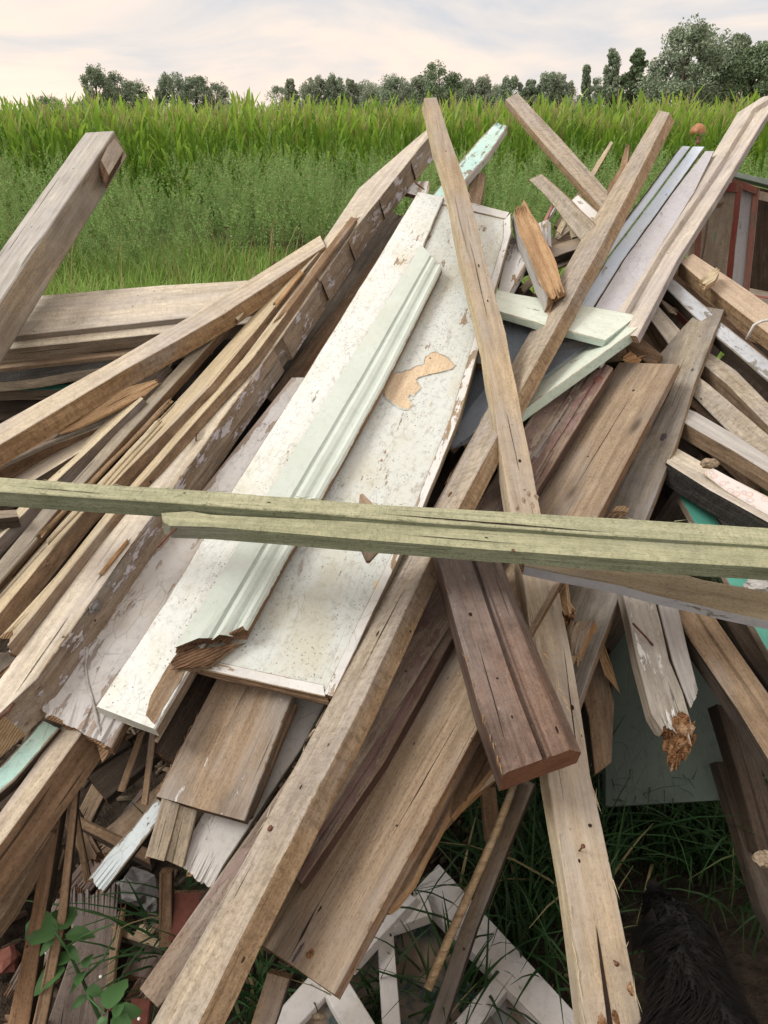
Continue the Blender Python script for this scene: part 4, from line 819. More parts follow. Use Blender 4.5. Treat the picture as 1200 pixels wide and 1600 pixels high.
board('under_beam', 'brown beam under the thick pale beam in the lower left corner', [(-80, 1500), (0, 1395), (65, 1290)], [(-80, 1540), (8, 1425), (80, 1300)], s=(.16, .14), t=.05, mats=('roughside2', 'brown', 'end'), cat='beam')
board('turquoise_board', 'brown board with flaking turquoise paint at the left edge under the notched beam end',
      [(-80, 1262), (0, 1197), (66, 1126)], [(-60, 1290), (22, 1220), (92, 1138)], s=(.07, .07), t=.03, side=12, mats=('turq', 'dark', 'enddark'), cat='board')
# leaning sticks and debris on the ground, lower left
board('leaning_stick', 'brown square stick leaning in the lower left, left one of the pair', [(-2, 1660), (48, 1430), (78, 1250)], [(36, 1660), (70, 1430), (98, 1250)], s=(.30, .14), t=.03, side=10, mats=('plankside', 'dark', 'end'), cat='stick')
board('leaning_stick', 'brown square stick leaning in the lower left, right one of the pair', [(36, 1660), (90, 1430), (113, 1225)], [(60, 1660), (104, 1430), (122, 1235)], s=(.29, .13), t=.03, side=4, mats=('brown2', 'dark', 'end'), cat='stick')
board('thin_stick', 'thin brown stick leaning in the dark gap right of the leaning pair', [(130, 1380), (112, 1265)], [(142, 1378), (120, 1265)], s=(.32, .2), t=.01, mats=('brown', 'dark', 'end'), cat='stick')
board('cross_plank', 'dark plank crossing low in the gap behind the blue stick', [(115, 1270), (230, 1325)], [(120, 1290), (235, 1350)], s=(.34, .34), t=.03, side=8, mats=('brown', 'dark', 'end'), cat='plank')
board('fallen_plank', 'wide dark purple-brown plank lying on the soil at the lower left behind the leafy weed', [(60, 1640), (115, 1480), (110, 1390)], [(165, 1640), (178, 1500), (186, 1370)], h=(.05, .07), t=.025, nrm=(0, 0, 1), side=0, mats=('mauve', 'brown', 'enddark'), ends=('saw', 'broken'))
board('fallen_stick', 'brown split stick lying along the right side of the dark purple-brown plank', [(160, 1590), (172, 1480), (186, 1410)], [(172, 1590), (182, 1490), (196, 1408)], h=(.06, .08), t=.02, nrm=(0, 0, 1), mats=('plankside', 'orange', 'end'), cat='stick', ends=('broken', 'broken'))
board('fallen_plank', 'dark plank lying on the soil right of the leafy weed', [(190, 1520), (232, 1420)], [(235, 1530), (262, 1440)], h=(.03, .03), t=.02, nrm=(0, 0, 1), mats=('mauve', 'dark', 'enddark'))
board('grey_stake', 'narrow dark stake standing in the gap under the snapped batten', [(248, 1480), (248, 1365)], [(268, 1480), (268, 1365)], s=(.42, .3), t=.02, mats=('brown', 'dark', 'end'), cat='stake')
board('red_plank', 'dull red plank end lying in the shade left of the maroon board', [(262, 1470), (272, 1395)], [(300, 1470), (320, 1395)], s=(.40, .36), t=.02, mats=('redbrick', 'redbrick', 'end'))
board('red_plank', 'dull red plank end at the bottom edge under the maroon board', [(190, 1640), (205, 1560)], [(225, 1640), (235, 1560)], s=(.40, .40), t=.02, mats=('redbrick', 'redbrick', 'end'))
board('cream_chip', 'small cream chip of wood on the soil left of the maroon board', [(206, 1462), (215, 1450)], [(236, 1462), (243, 1450)], h=(.05, .05), t=.01, nrm=(0, 0, 1), mats=('cream', 'orange', 'end'), cat='wood scrap', ends=('broken', 'broken'))
lump('grey_stone', 'flat grey stone lying in the gap below the blue stick', 'stone', G(212, 1390, .04), (.05, .04, .03), 'stone', 2, sub=2, rough=.6)
lump('grey_stone', 'smaller grey stone right beside the flat grey stone', 'stone', G(238, 1412, .03), (.02, .02, .02), 'stone', 5, sub=2, rough=.6)
lump('brick_piece', 'reddish brick fragment at the left edge on the dark soil', 'brick fragment', G(8, 1500, .02), (.03, .03, .02), 'redbrick', 6, sub=2, rough=.5)
# --- 28 window frames
def wframe(lab, bars, pane=None, muntins=()):
    c = G(*bars[0][0][0], .1); r = empty('window_frame', c, lab, 'window frame')
    for L_, R_, h_ in bars: board('frame_bar', None, L_, R_, h=h_, t=.035, nrm=(0, -.12, 1), side=None, roll=0, mats=('framewhite', 'framewhite', 'framewhite'), parent=r)
    for L_, R_, h_ in muntins: board('glazing_bar', None, L_, R_, h=h_, t=.02, nrm=(0, -.12, 1), roll=0, mats=('framewhite', 'framewhite', 'framewhite'), parent=r)
    if pane: board('pane', None, pane[0], pane[1], h=pane[2], t=.004, nrm=(0, -.12, 1), roll=0, mats=(pane[3], pane[3], pane[3]), parent=r, wob=0)
wframe('white window frame lying in the grass beneath the bamboo rod, nearest its foot',
       [([(646, 1392), (884, 1640)], [(686, 1350), (945, 1632)], (.17, .13)),
        ([(672, 1640), (776, 1520)], [(716, 1640), (796, 1545)], (.135, .135))], ([(700, 1640), (785, 1540)], [(880, 1640), (796, 1540)], (.10, .10), 'glassblue'))
wframe('white window frame with open squares in the grass below the wide board end',
       [([(530, 1480), (626, 1386)], [(556, 1508), (650, 1404)], (.20, .20)),
        ([(596, 1456), (676, 1428)], [(602, 1430), (664, 1390)], (.185, .185)),
        ([(598, 1640), (588, 1440)], [(630, 1640), (613, 1440)], (.15, .17))], ([(606, 1640), (602, 1448)], [(800, 1640), (668, 1432)], (.105, .13), 'glassdark'))
wframe('white window frame with dark glass at the bottom edge under the wide board end',
       [([(380, 1640), (486, 1522)], [(432, 1640), (518, 1548)], (.16, .16)), ([(500, 1540), (556, 1640)], [(530, 1508), (612, 1640)], (.17, .17))], ([(420, 1660), (498, 1545)], [(600, 1660), (518, 1540)], (.14, .14), 'glassdark'))
board('support_stick', 'brown stick standing under the lower end of the wide board', [(380, 1640), (418, 1520)], [(416, 1640), (452, 1530)], s=(.22, .16), t=.02, side=4, mats=('brown2', 'dark', 'end'), cat='stick')
board('dark_batten', 'dark batten leaning beside the bamboo rod in the middle bottom', [(655, 1640), (720, 1450), (815, 1215)], [(683, 1640), (745, 1450), (835, 1225)], s=(.26, .14), t=.022, side=4, mats=('darkbatten', 'dark', 'end'), cat='batten')
P = [W(668, 1546, .19), W(700, 1470, .18), W(738, 1385, .165), W(775, 1300, .145), W(808, 1215, .12)]
rr = [.0075, .0078, .0078, .0075, .007]
tag(link('bamboo_rod', tube_mesh('bamboo_rod', P, rr, 14), [M['rodbrown']]), 'round tan rod leaning next to the dark batten above the window frames', 'rod')
board('tan_triangle', 'yellowish triangular broken board behind the top of the bamboo rod', [(700, 1275), (720, 1215)], [(720, 1268), (797, 1200)], s=(.17, .14), t=.02, mats=('pale', 'orange', 'endlight'), cat='board', ends=('broken', 'saw'))
board('brown_plank', 'brown plank leaning in shade just behind the bamboo rod', [(760, 1320), (752, 1230)], [(785, 1320), (775, 1230)], s=(.30, .2), t=.02, mats=('plankside', 'brown', 'end'))
board('fallen_plank', 'dark old plank lying low between window frames, seen inside the square opening', [(470, 1560), (560, 1440)], [(600, 1600), (640, 1480)], h=(.04, .04), t=.02, nrm=(0, 0, 1), mats=('dark', 'dark', 'enddark'))
board('fallen_plank', 'dark brown plank lying low right of the square window opening', [(620, 1640), (640, 1440)], [(655, 1640), (670, 1440)], h=(.04, .04), t=.02, nrm=(0, 0, 1), mats=('brown', 'dark', 'enddark'))
# --- cabinet doors and dark cabinet, upper right
root = empty('cabinet_door', Y(1125, 400, 3.3), 'worn door panel with red-brown frame, left of the two standing at upper right', 'cabinet door')
def yb(name, L_, R_, y_, t, mats, side=None): return board(name, None, L_, R_, ydist=(y_, y_), t=t, nrm=(-.35, -1, .25), roll=0, mats=mats, parent=root)
yb('panel', [(1060, 455), (1100, 290)], [(1132, 455), (1150, 292)], 3.3, .012, ('oldpanel', 'greyside', 'end'))
yb('frame_bar', [(1132, 455), (1150, 285)], [(1142, 455), (1160, 290)], 3.29, .03, ('redwood', 'redwood', 'redwood'))
yb('frame_bar', [(1100, 296), (1105, 283)], [(1152, 300), (1158, 286)], 3.285, .03, ('redwood', 'redwood', 'redwood'))
yb('frame_bar', [(1083, 440), (1086, 360)], [(1092, 440), (1097, 360)], 3.28, .03, ('redwood', 'redwood', 'redwood'))
root = empty('cabinet_door', Y(1165, 400, 3.4), 'greyish door panel with red-brown frame, right of the two standing at upper right', 'cabinet door')
yb('panel', [(1140, 455), (1158, 290)], [(1165, 455), (1178, 300)], 3.42, .012, ('lightgrey', 'greyside', 'end'))
yb('frame_bar', [(1160, 465), (1177, 292)], [(1170, 465), (1187, 295)], 3.40, .03, ('redwood', 'redwood', 'redwood'))
yb('frame_bar', [(1143, 289), (1145, 278)], [(1184, 304), (1187, 294)], 3.395, .03, ('redwood', 'redwood', 'redwood'))
root = empty('dark_cabinet', Y(1250, 450, 3.6), 'dark open cabinet carcass at the right edge behind the door panels', 'cabinet')
yb('back', [(1160, 500), (1172, 290)], [(1330, 500), (1330, 330)], 3.75, .02, ('dark', 'dark', 'enddark'))
yb('bottom_edge', [(1168, 480), (1170, 462)], [(1330, 510), (1330, 488)], 3.45, .04, ('redwood', 'redwood', 'redwood'))
board('floor', None, [(1165, 445), (1330, 470)], [(1170, 470), (1330, 500)], ydist=(3.6, 3.6), t=.02, nrm=(0, 0, 1), roll=0, mats=('greyside', 'greyside', 'end'), parent=root)
yb('shelf_edge', [(1186, 312), (1188, 300)], [(1330, 345), (1330, 330)], 3.5, .04, ('pinkbeam', 'redwood', 'end'))
board('green_rail', 'dull grey-green rail behind the red-framed door panels at the right edge', [(1140, 266), (1290, 300)], [(1140, 274), (1290, 312)], ydist=(3.9, 3.9), t=.03, nrm=(0, -1, .6), roll=0, mats=('railgreen', 'railgreen', 'railgreen'), cat='rail')
board('grey_offcut', 'grey pointed offcut in front of the left door panel', [(1122, 318), (1128, 303)], [(1130, 316), (1134, 312)], s=(.2, .2), t=.02, mats=('greyside', 'brown', 'end'), cat='offcut')
# --- pieces buried in the heap; wide dark boards added to darken the gaps
rng = random.Random(11)
k = 0
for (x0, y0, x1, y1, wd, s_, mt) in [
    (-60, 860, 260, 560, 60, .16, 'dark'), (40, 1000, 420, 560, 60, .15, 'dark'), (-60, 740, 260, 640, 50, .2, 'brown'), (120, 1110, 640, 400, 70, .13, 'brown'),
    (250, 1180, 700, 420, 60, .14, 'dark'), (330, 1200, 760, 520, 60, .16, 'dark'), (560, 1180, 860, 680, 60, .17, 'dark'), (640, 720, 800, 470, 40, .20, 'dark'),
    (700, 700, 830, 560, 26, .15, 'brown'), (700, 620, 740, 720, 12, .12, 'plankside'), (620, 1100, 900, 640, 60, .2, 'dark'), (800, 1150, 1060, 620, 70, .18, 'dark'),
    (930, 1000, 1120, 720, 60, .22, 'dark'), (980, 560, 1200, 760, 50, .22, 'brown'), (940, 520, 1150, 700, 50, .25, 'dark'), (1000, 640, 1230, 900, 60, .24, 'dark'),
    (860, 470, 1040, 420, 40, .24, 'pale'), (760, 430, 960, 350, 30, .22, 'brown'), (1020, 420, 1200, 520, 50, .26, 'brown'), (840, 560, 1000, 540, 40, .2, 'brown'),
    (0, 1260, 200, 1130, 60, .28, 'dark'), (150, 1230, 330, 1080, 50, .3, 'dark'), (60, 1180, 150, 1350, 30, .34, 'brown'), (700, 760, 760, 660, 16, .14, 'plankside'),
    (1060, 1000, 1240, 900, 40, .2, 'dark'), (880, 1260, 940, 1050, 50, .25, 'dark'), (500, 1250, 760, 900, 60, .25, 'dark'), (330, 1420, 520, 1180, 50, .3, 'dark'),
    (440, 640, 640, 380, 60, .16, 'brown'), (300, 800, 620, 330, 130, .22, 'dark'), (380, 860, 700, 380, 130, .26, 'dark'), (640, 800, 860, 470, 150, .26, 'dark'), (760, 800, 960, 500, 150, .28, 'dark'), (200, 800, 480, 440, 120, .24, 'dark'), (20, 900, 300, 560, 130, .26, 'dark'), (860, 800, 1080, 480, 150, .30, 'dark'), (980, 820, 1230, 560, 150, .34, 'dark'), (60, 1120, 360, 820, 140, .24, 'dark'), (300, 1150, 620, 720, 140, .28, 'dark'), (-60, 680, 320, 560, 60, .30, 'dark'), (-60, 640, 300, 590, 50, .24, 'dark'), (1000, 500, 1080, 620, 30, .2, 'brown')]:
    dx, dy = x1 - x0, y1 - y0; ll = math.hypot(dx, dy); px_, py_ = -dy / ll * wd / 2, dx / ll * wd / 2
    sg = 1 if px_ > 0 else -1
    board('buried_plank', 'dark dusty plank buried inside the heap, only glimpsed through gaps between the upper timbers',  # their dark tone is gap shade put into the wood colour
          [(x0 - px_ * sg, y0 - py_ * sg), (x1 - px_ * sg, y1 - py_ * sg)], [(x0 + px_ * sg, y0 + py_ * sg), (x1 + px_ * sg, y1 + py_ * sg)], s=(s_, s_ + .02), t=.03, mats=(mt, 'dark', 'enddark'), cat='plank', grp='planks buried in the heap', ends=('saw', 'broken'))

# nail holes and knots that show dark in the photograph
for (o_, pts) in ((bx, [(806, 486), (850, 412), (932, 264), (1018, 212), (470, 1230), (590, 990), (655, 850), (380, 1500), (868, 350)]), (by, [(697, 236), (715, 335), (748, 415), (728, 345), (762, 470), (777, 610), (800, 664), (812, 720)]),
                  (mh, [(800, 1120), (735, 960), (870, 1140)]), (bz, [(905, 1345), (894, 1105), (880, 960), (922, 1290)]), (bp_, [(880, 720), (990, 610), (700, 1060), (620, 1290), (500, 1420)]), (ba, [(420, 785)]), (bb, [(760, 840)])):
    for i_, (x_, y_) in enumerate(pts): spot(o_, x_, y_, .0035 + .002 * (i_ % 3), .0022 + .0015 * (i_ % 2), 'void', .0007, 'nail_hole', i_)
for (x_, y_, dx_, dy_, ln_) in ((905, 1330, .004, 0, .02), (960, 1500, -.006, .004, .015)): nail(bz, x_, y_, dx_, dy_, ln_)
nail(nb, 305, 690, .01, -.01, .018); nail(nb, 500, 440, .0, .01, .015)

def crack(par, pts, w0=.0016, seed=1, name='crack'):
    rng = random.Random(seed); C_ = [lpt(par, *p, z=.0009) for p in pts]; Lf, Rt = [], []; n_ = 7
    for i in range(len(C_) - 1):
        for j in range(n_): Lf.append(C_[i].lerp(C_[i + 1], j / n_))
    Lf.append(C_[-1]); m_ = len(Lf) - 1; V = []
    for i, p in enumerate(Lf):
        w_ = w0 * math.sin(math.pi * min(1, i / m_ * .96 + .02)) * rng.uniform(.5, 1.3); o_ = rng.uniform(-.0006, .0006)
        V += [(p.x, p.y - w_ + o_, p.z), (p.x, p.y + w_ + o_, p.z)]
    me = bpy.data.meshes.new(name); me.from_pydata(V, [], [(2 * i, 2 * i + 2, 2 * i + 3, 2 * i + 1) for i in range(m_)]); o = link(name, me, [M['void']]); o.parent = par; return o
for i_, (o_, pts, w_) in enumerate([(ba, [(596, 803), (760, 817), (960, 833)], .0022), (ba, [(40, 762), (170, 772)], .001), (bb, [(620, 835), (820, 851)], .0012), (bx, [(330, 1470), (395, 1350)], .0012), (bx, [(560, 1060), (640, 905)], .0014), (bx, [(850, 500), (905, 405)], .001), (by, [(735, 380), (762, 500)], .0012),
        (by, [(790, 640), (812, 740)], .0012), (bp_, [(452, 1500), (500, 1410)], .0018), (bp_, [(600, 1330), (720, 1120)], .001), (bp_, [(900, 760), (985, 620)], .001), (bp_, [(940, 600), (960, 568)], .0022), (bz, [(880, 1010), (905, 1200)], .0012), (bq, [(1010, 690), (1070, 560)], .0014), (nb, [(130, 960), (250, 790)], .0016), (nb, [(420, 540), (520, 400)], .0014), (nb, [(20, 1090), (110, 960)], .0016),
        (lb, [(110, 1050), (190, 930)], .0008), (mh, [(745, 1000), (790, 1160)], .001)]): crack(o_, pts, w_, i_)
def splintered_edge(par, Lp, Rp, n_, mat, seed, lmax=.05):
    rng = random.Random(seed); V, Fc = [], []
    def at_(P, f):
        f *= len(P) - 1; i = min(len(P) - 2, int(f)); f -= i; return (P[i][0] + (P[i + 1][0] - P[i][0]) * f, P[i][1] + (P[i + 1][1] - P[i][1]) * f)
    for k_ in range(n_):
        P = Lp if rng.random() < .5 else Rp; f = rng.uniform(.02, .97); p = lpt(par, *at_(P, f)); q = lpt(par, *at_(Rp if P is Lp else Lp, f)); inn = (q - p).normalized()
        L_ = rng.uniform(.008, lmax); s_ = rng.choice((-1, 1)); wd = rng.uniform(.0012, .003); z = rng.uniform(-.002, .002)
        base = p + inn * wd * .4; tip = p + Vector((s_ * L_, 0, 0)) - inn * rng.uniform(.0, .005) + Vector((0, 0, rng.uniform(0, .004))); o_ = len(V)
        for c_ in (base, base + inn * wd, base + Vector((0, 0, .0015)) + inn * wd * .5, tip): V.append((c_.x, c_.y, c_.z + z))
        Fc += [(o_, o_ + 1, o_ + 3), (o_ + 1, o_ + 2, o_ + 3), (o_ + 2, o_, o_ + 3), (o_, o_ + 2, o_ + 1)]
    me = bpy.data.meshes.new('splintered_edge'); me.from_pydata(V, [], Fc); o = link('splintered_edge', me, [M[mat]]); o.parent = par; o['kind'] = 'stuff'
splintered_edge(bx, [(350, 1400), (470, 1180), (630, 870), (678, 790), (905, 380), (1029, 172)], [(412, 1395), (512, 1200), (668, 880), (718, 790), (938, 385), (1046, 176)], 60, 'cream', 1)
splintered_edge(by, [(757, 540), (722, 396), (699, 283), (664, 153)], [(790, 520), (757, 398), (729, 289), (682, 152)], 34, 'cream', 2)
splintered_edge(bz, [(917, 1640), (885, 1380), (857, 1225)], [(1010, 1640), (960, 1380), (923, 1210)], 22, 'cream', 3)
splintered_edge(nb, [(0, 1060), (117, 900), (232, 760), (395, 540), (560, 294)], [(57, 1060), (172, 900), (272, 760), (440, 525), (560, 350)], 60, 'orange', 4)
splintered_edge(bq, [(985, 700), (1020, 590), (1028, 555), (1050, 530), (1085, 493)], [(967, 932), (1010, 810), (1085, 600)], 40, 'orange', 5, .03)
splintered_edge(bp_, [(400, 1470), (545, 1235), (700, 985), (840, 760)], [(522, 1553), (640, 1335), (757, 1118), (935, 805)], 30, 'plankside', 6, .03)
splintered_edge(sb, [(243, 1244), (318, 1098)], [(382, 1283), (452, 1100)], 26, 'orange', 7, .03)
splintered_edge(ba, [(-60, 742), (300, 765), (600, 788), (1200, 824)], [(-60, 764), (300, 787), (600, 811), (1200, 852)], 40, 'green', 8, .03)
splintered_edge(mh, [(785, 1209), (747, 1100), (690, 890)], [(915, 1163), (875, 1073), (813, 932)], 24, 'orange', 9, .02)
# lifted paint along the bare patch
for q_, (pl, nm) in enumerate(((ragged(patch, 1.6, 3, 7), 'lifted_paint'),)):
    Mx = pn.parent.matrix_basis @ pn.matrix_basis; X, Yx, Zx = Mx.col[0].xyz, Mx.col[1].xyz, Mx.col[2].xyz; A = Mx.translation; V, Fc = [], []; rng = random.Random(3)
    for p in pl:
        r = ray(*p); kk = (A - CAM).dot(Zx) / r.dot(Zx); q = CAM + r * kk - A; V.append(Vector((q.dot(X), q.dot(Yx), .0012)))
    cen = sum(V, Vector()) / len(V); VV = []
    for v in V:
        d = (v - cen).normalized(); VV += [tuple(v + d * .003), tuple(v + Vector((0, 0, rng.uniform(.0008, .0035))) - d * rng.uniform(0, .0015))]
    n_ = len(V); Fc = [(2 * i, 2 * ((i + 1) % n_), 2 * ((i + 1) % n_) + 1, 2 * i + 1) for i in range(n_)]
    me = bpy.data.meshes.new(nm); me.from_pydata(VV, [], Fc); link(nm, me, [M['paintflake']]).parent = pn
# more of the thin stuff in the left bundle and the clutter on the ground at the lower left
XS = [('thin split lath lying along the cream-faced slat at the left', (70, 850), (250, 655), 7, .005, 'cream', 'broken'), ('thin dark lath lying between the grey-brown and cream-faced slats', (60, 838), (270, 620), 6, .03, 'plankside', 'broken'),
      ('short raw splinter lying on the notched beam below the batten', (150, 905), (205, 835), 5, -.012, 'orange', 'broken'), ('long thin sliver beside the notched beam above the batten', (330, 640), (430, 505), 5, -.004, 'cream', 'broken'),
      ('bent raw splinter near the top of the cream-faced slat', (425, 480), (475, 418), 6, .0, 'orange', 'broken'), ('pale thin lath at the left edge below the batten', (-40, 950), (60, 835), 7, .02, 'greyslat', 'saw'),
      ('dark thin lath at the left edge just above the split slats', (-40, 1000), (80, 870), 6, .022, 'plankside', 'broken')]
for lab, p0, p1, wd, s_, mt, en in XS:
    dx, dy = p1[0] - p0[0], p1[1] - p0[1]; ll = math.hypot(dx, dy); ux, uy = dy / ll * wd / 2, -dx / ll * wd / 2
    board('thin_lath', lab, [(p0[0] + ux, p0[1] + uy), (p1[0] + ux, p1[1] + uy)], [(p0[0] - ux, p0[1] - uy), (p1[0] - ux, p1[1] - uy)], s=(s_, s_), t=.009, side=3, mats=(mt, mt, 'endlight'), cat='lath', ends=(en, 'broken'), jag=.02, wob=.002)
GS = [((20, 1560), (110, 1400), 34, .03, 'dark plank lying flat on the soil behind the leaning pair of sticks', 'mauve'), ((-40, 1480), (60, 1300), 40, .05, 'dark plank on the soil under the corner beams', 'brown'), ((110, 1400), (240, 1240), 40, .06, 'dark plank on the soil deep in the lower left gap', 'mauve'),
      ((150, 1330), (330, 1180), 36, .09, 'dark plank crossing deep in the gap below the lilac board', 'brown'), ((215, 1560), (300, 1430), 34, .02, 'dark plank on the soil beside the maroon board end', 'mauve'), ((120, 1300), (180, 1180), 26, .12, 'dark lath standing deep in the gap below the lilac board', 'brown'),
      ((255, 1330), (300, 1180), 20, .16, 'dark stick behind the snapped batten', 'brown'), ((170, 1450), (270, 1480), 14, .05, 'thin broken stick lying across the soil by the grey stone', 'plankside'), ((0, 1590), (80, 1600), 16, .05, 'short dark stick at the bottom left corner', 'brown')]
for p0, p1, wd, h_, lab, mt in GS:
    dx, dy = p1[0] - p0[0], p1[1] - p0[1]; ll = math.hypot(dx, dy); ux, uy = dy / ll * wd / 2, -dx / ll * wd / 2
    board('fallen_plank', lab, [(p0[0] + ux, p0[1] + uy), (p1[0] + ux, p1[1] + uy)], [(p0[0] - ux, p0[1] - uy), (p1[0] - ux, p1[1] - uy)], h=(h_, h_ + .03), t=.02, nrm=(0, 0, 1), mats=(mt, 'dark', 'enddark'), ends=('broken', 'broken'))

# ================================================================ GROUND, PLANTS, TREES
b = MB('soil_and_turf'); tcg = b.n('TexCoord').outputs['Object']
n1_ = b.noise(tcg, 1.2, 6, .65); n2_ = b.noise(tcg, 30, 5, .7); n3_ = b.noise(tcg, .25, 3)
col = b.mix(b.mapr(n2_, .35, .7), (.022, .017, .013), (.060, .047, .035))  # soil browns lowered to hold the shade at the heap's foot
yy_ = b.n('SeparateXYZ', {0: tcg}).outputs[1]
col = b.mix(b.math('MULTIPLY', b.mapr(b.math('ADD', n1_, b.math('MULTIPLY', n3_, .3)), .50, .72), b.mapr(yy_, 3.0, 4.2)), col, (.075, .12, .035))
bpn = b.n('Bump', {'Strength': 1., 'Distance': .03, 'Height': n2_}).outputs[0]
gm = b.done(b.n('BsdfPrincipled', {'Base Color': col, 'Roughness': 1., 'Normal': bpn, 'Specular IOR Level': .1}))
def axis(lo, hi, fine_lo, fine_hi, step):
    a = list(np.arange(fine_lo, fine_hi, step)); c_, s_ = fine_hi, step
    while c_ < hi: a.append(c_); s_ *= 1.5; c_ += s_
    a.append(hi); c_, s_ = fine_lo - step, step
    while c_ > lo: a.insert(0, c_); s_ *= 1.5; c_ -= s_
    a.insert(0, lo); return a
xs = axis(-900, 900, -2.5, 2.5, .06); ys = axis(-200, 1500, .2, 4.5, .06)
V = [(x, y, .022 * mnoise.noise((x * 3, y * 3, 0)) + .012 * mnoise.noise((x * 12, y * 12, 4)) if abs(x) < 6 and -3 < y < 9 else 0.) for y in ys for x in xs]
nx = len(xs); Q = [(j * nx + i, j * nx + i + 1, (j + 1) * nx + i + 1, (j + 1) * nx + i) for j in range(len(ys) - 1) for i in range(nx - 1)]
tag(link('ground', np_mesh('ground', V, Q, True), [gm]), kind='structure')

NR_ = np.random.default_rng(5)
def ribbons(P0, H, lean, az, wid, segs=4, droop=1.0, fold=0.):
    """many blades at once: returns V,Q arrays"""
    n = len(P0); t = np.linspace(0, 1, segs + 1)
    dirx, diry = np.cos(az), np.sin(az)
    out = (t[None, :] ** (1.6)) * (lean * H)[:, None]
    up = (t[None, :] - droop * .45 * t[None, :] ** 3 * np.minimum(1, lean)[:, None]) * H[:, None]
    cx = P0[:, 0, None] + dirx[:, None] * out; cy = P0[:, 1, None] + diry[:, None] * out; cz = P0[:, 2, None] + up
    w_ = wid[:, None] * (1 - t[None, :] ** 2.2) * np.minimum(1, .55 + 2 * t[None, :]) / 2 + .0004
    tw = az + NR_.uniform(-.6, .6, n)
    sx, sy = -np.sin(tw)[:, None] * w_, np.cos(tw)[:, None] * w_
    A = np.stack([cx - sx, cy - sy, cz], -1); B = np.stack([cx + sx, cy + sy, cz + fold * w_], -1)
    V = np.stack([A, B], 2).reshape(n, (segs + 1) * 2, 3)
    base = (np.arange(n) * (segs + 1) * 2)[:, None]
    q = np.array([[2 * i, 2 * i + 1, 2 * i + 3, 2 * i + 2] for i in range(segs)])
    return V.reshape(-1, 3), (base[:, :, None] + q[None]).reshape(-1, 4)
M['grassm'] = leafy('grass_blades', (.17, .31, .055), (.32, .48, .12), .35, .5, (.36, .31, .16))
M['grassdark'] = leafy('shade_darkened_grass_blades', (.018, .050, .018), (.042, .095, .030), .3, .45, (.25, .22, .11))  # greens lowered so the blades carry the shade under the heap
def join(parts):
    V, Q, o = [], [], 0
    for v, q in parts: V.append(v); Q.append(q + o); o += len(v)
    return np.concatenate(V), np.concatenate(Q)
# meadow grass between heap and weeds
def scatter(n, x0, x1, y0, y1):
    return np.stack([NR_.uniform(x0, x1, n), NR_.uniform(y0, y1, n), np.zeros(n)], -1)
n = 46000; P = scatter(n, -7, 8, 3.6, 10.5)
pat = np.array([mnoise.noise((p[0] * .6, p[1] * .6, 3)) for p in P])
H = NR_.uniform(.22, .48, n) * (1 + .5 * pat)
tag(link('meadow_grass', np_mesh('meadow_grass', *ribbons(P, H, NR_.uniform(.15, .75, n), NR_.uniform(0, 6.28, n), NR_.uniform(.006, .012, n), 3)), [M['grassm']]), 'bright green meadow grass between the heap and the tall weeds', 'grass', kind='stuff')
# seed stalks, brownish
n = 420; P = scatter(n, -6, 7, 6.5, 10.5); H = NR_.uniform(.55, .95, n)
M['stalk'] = leafy('dry_stalks', (.30, .26, .12), (.36, .24, .13), .2)
tag(link('seed_stalks', np_mesh('seed_stalks', *ribbons(P, H, NR_.uniform(.1, .4, n), NR_.uniform(0, 6.28, n), NR_.uniform(.004, .011, n), 4)), [M['stalk']]), 'dry straw-coloured seed stalks in the meadow grass', 'seed stalks', kind='stuff')
# --- weeds
M['weed'] = leafy('grey_green_weed_leaves', (.15, .29, .08), (.37, .52, .20), .3, .6, (.30, .22, .12), 1.3)
M['weedstem'] = plain('weed_stem', (.16, .20, .08), .7, .2)
def weed_geo(H, seed, spiky=1., dens=1.):
    r = np.random.default_rng(seed); LV = []; parts = []
    def spike(base, d, L, n, sz):
        t = r.uniform(0, 1, n) ** .8; c = base + d[None] * (t * L)[:, None]
        rr = sz * (1.25 - t) * 1.1; a = r.uniform(0, 6.28, n)
        off = np.stack([np.cos(a), np.sin(a), r.uniform(-.4, .8, n)], -1) * (rr * r.uniform(.3, 1, n))[:, None]
        c = c + off; u = off + r.normal(0, .35, (n, 3)) * rr[:, None] + np.array([0, 0, .4]) * rr[:, None]; u /= np.linalg.norm(u, axis=1)[:, None]
        s_ = np.cross(u, r.normal(0, 1, (n, 3))); s_ /= np.linalg.norm(s_, axis=1)[:, None]
        l = (sz * r.uniform(.5, 1.1, n) * (1.2 - .6 * t))[:, None]; w_ = l * .26
        v = np.stack([c - u * l * .5, c + s_ * w_, c + u * l * .5, c - s_ * w_], 1).reshape(-1, 3)
        parts.append((v, np.arange(n * 4).reshape(-1, 4)))
    top = np.array([0, 0, 1.]); nb_ = int(11 * dens)
    spike(np.array([0, 0, H * .35]), top, H * .68, int(120 * dens), .035 * (1.2 - .3 * spiky))
    for i in range(nb_):
        z = H * r.uniform(.12, .8); a = r.uniform(0, 6.28); d = np.array([math.cos(a) * .5, math.sin(a) * .5, 1.0]); d /= np.linalg.norm(d)
        spike(np.array([0, 0, z]), d, (H * 1.02 - z) * r.uniform(.45, .8), int(62 * dens), .032)
    V, Q = join(parts)
    # stems as thin ribbons crossing
    st = []
    for ang in (0, 1.57):
        cx, cy = math.cos(ang) * .004, math.sin(ang) * .004
        st.append((np.array([[-cx, -cy, 0], [cx, cy, 0], [cx * .3, cy * .3, H * .95], [-cx * .3, -cy * .3, H * .95]]), np.array([[0, 1, 2, 3]])))
    return join([(V, Q)] + st)
WG = [weed_geo(1.25, 1), weed_geo(1.05, 2, .6), weed_geo(1.35, 3, 1.2), weed_geo(.85, 4, .5)]
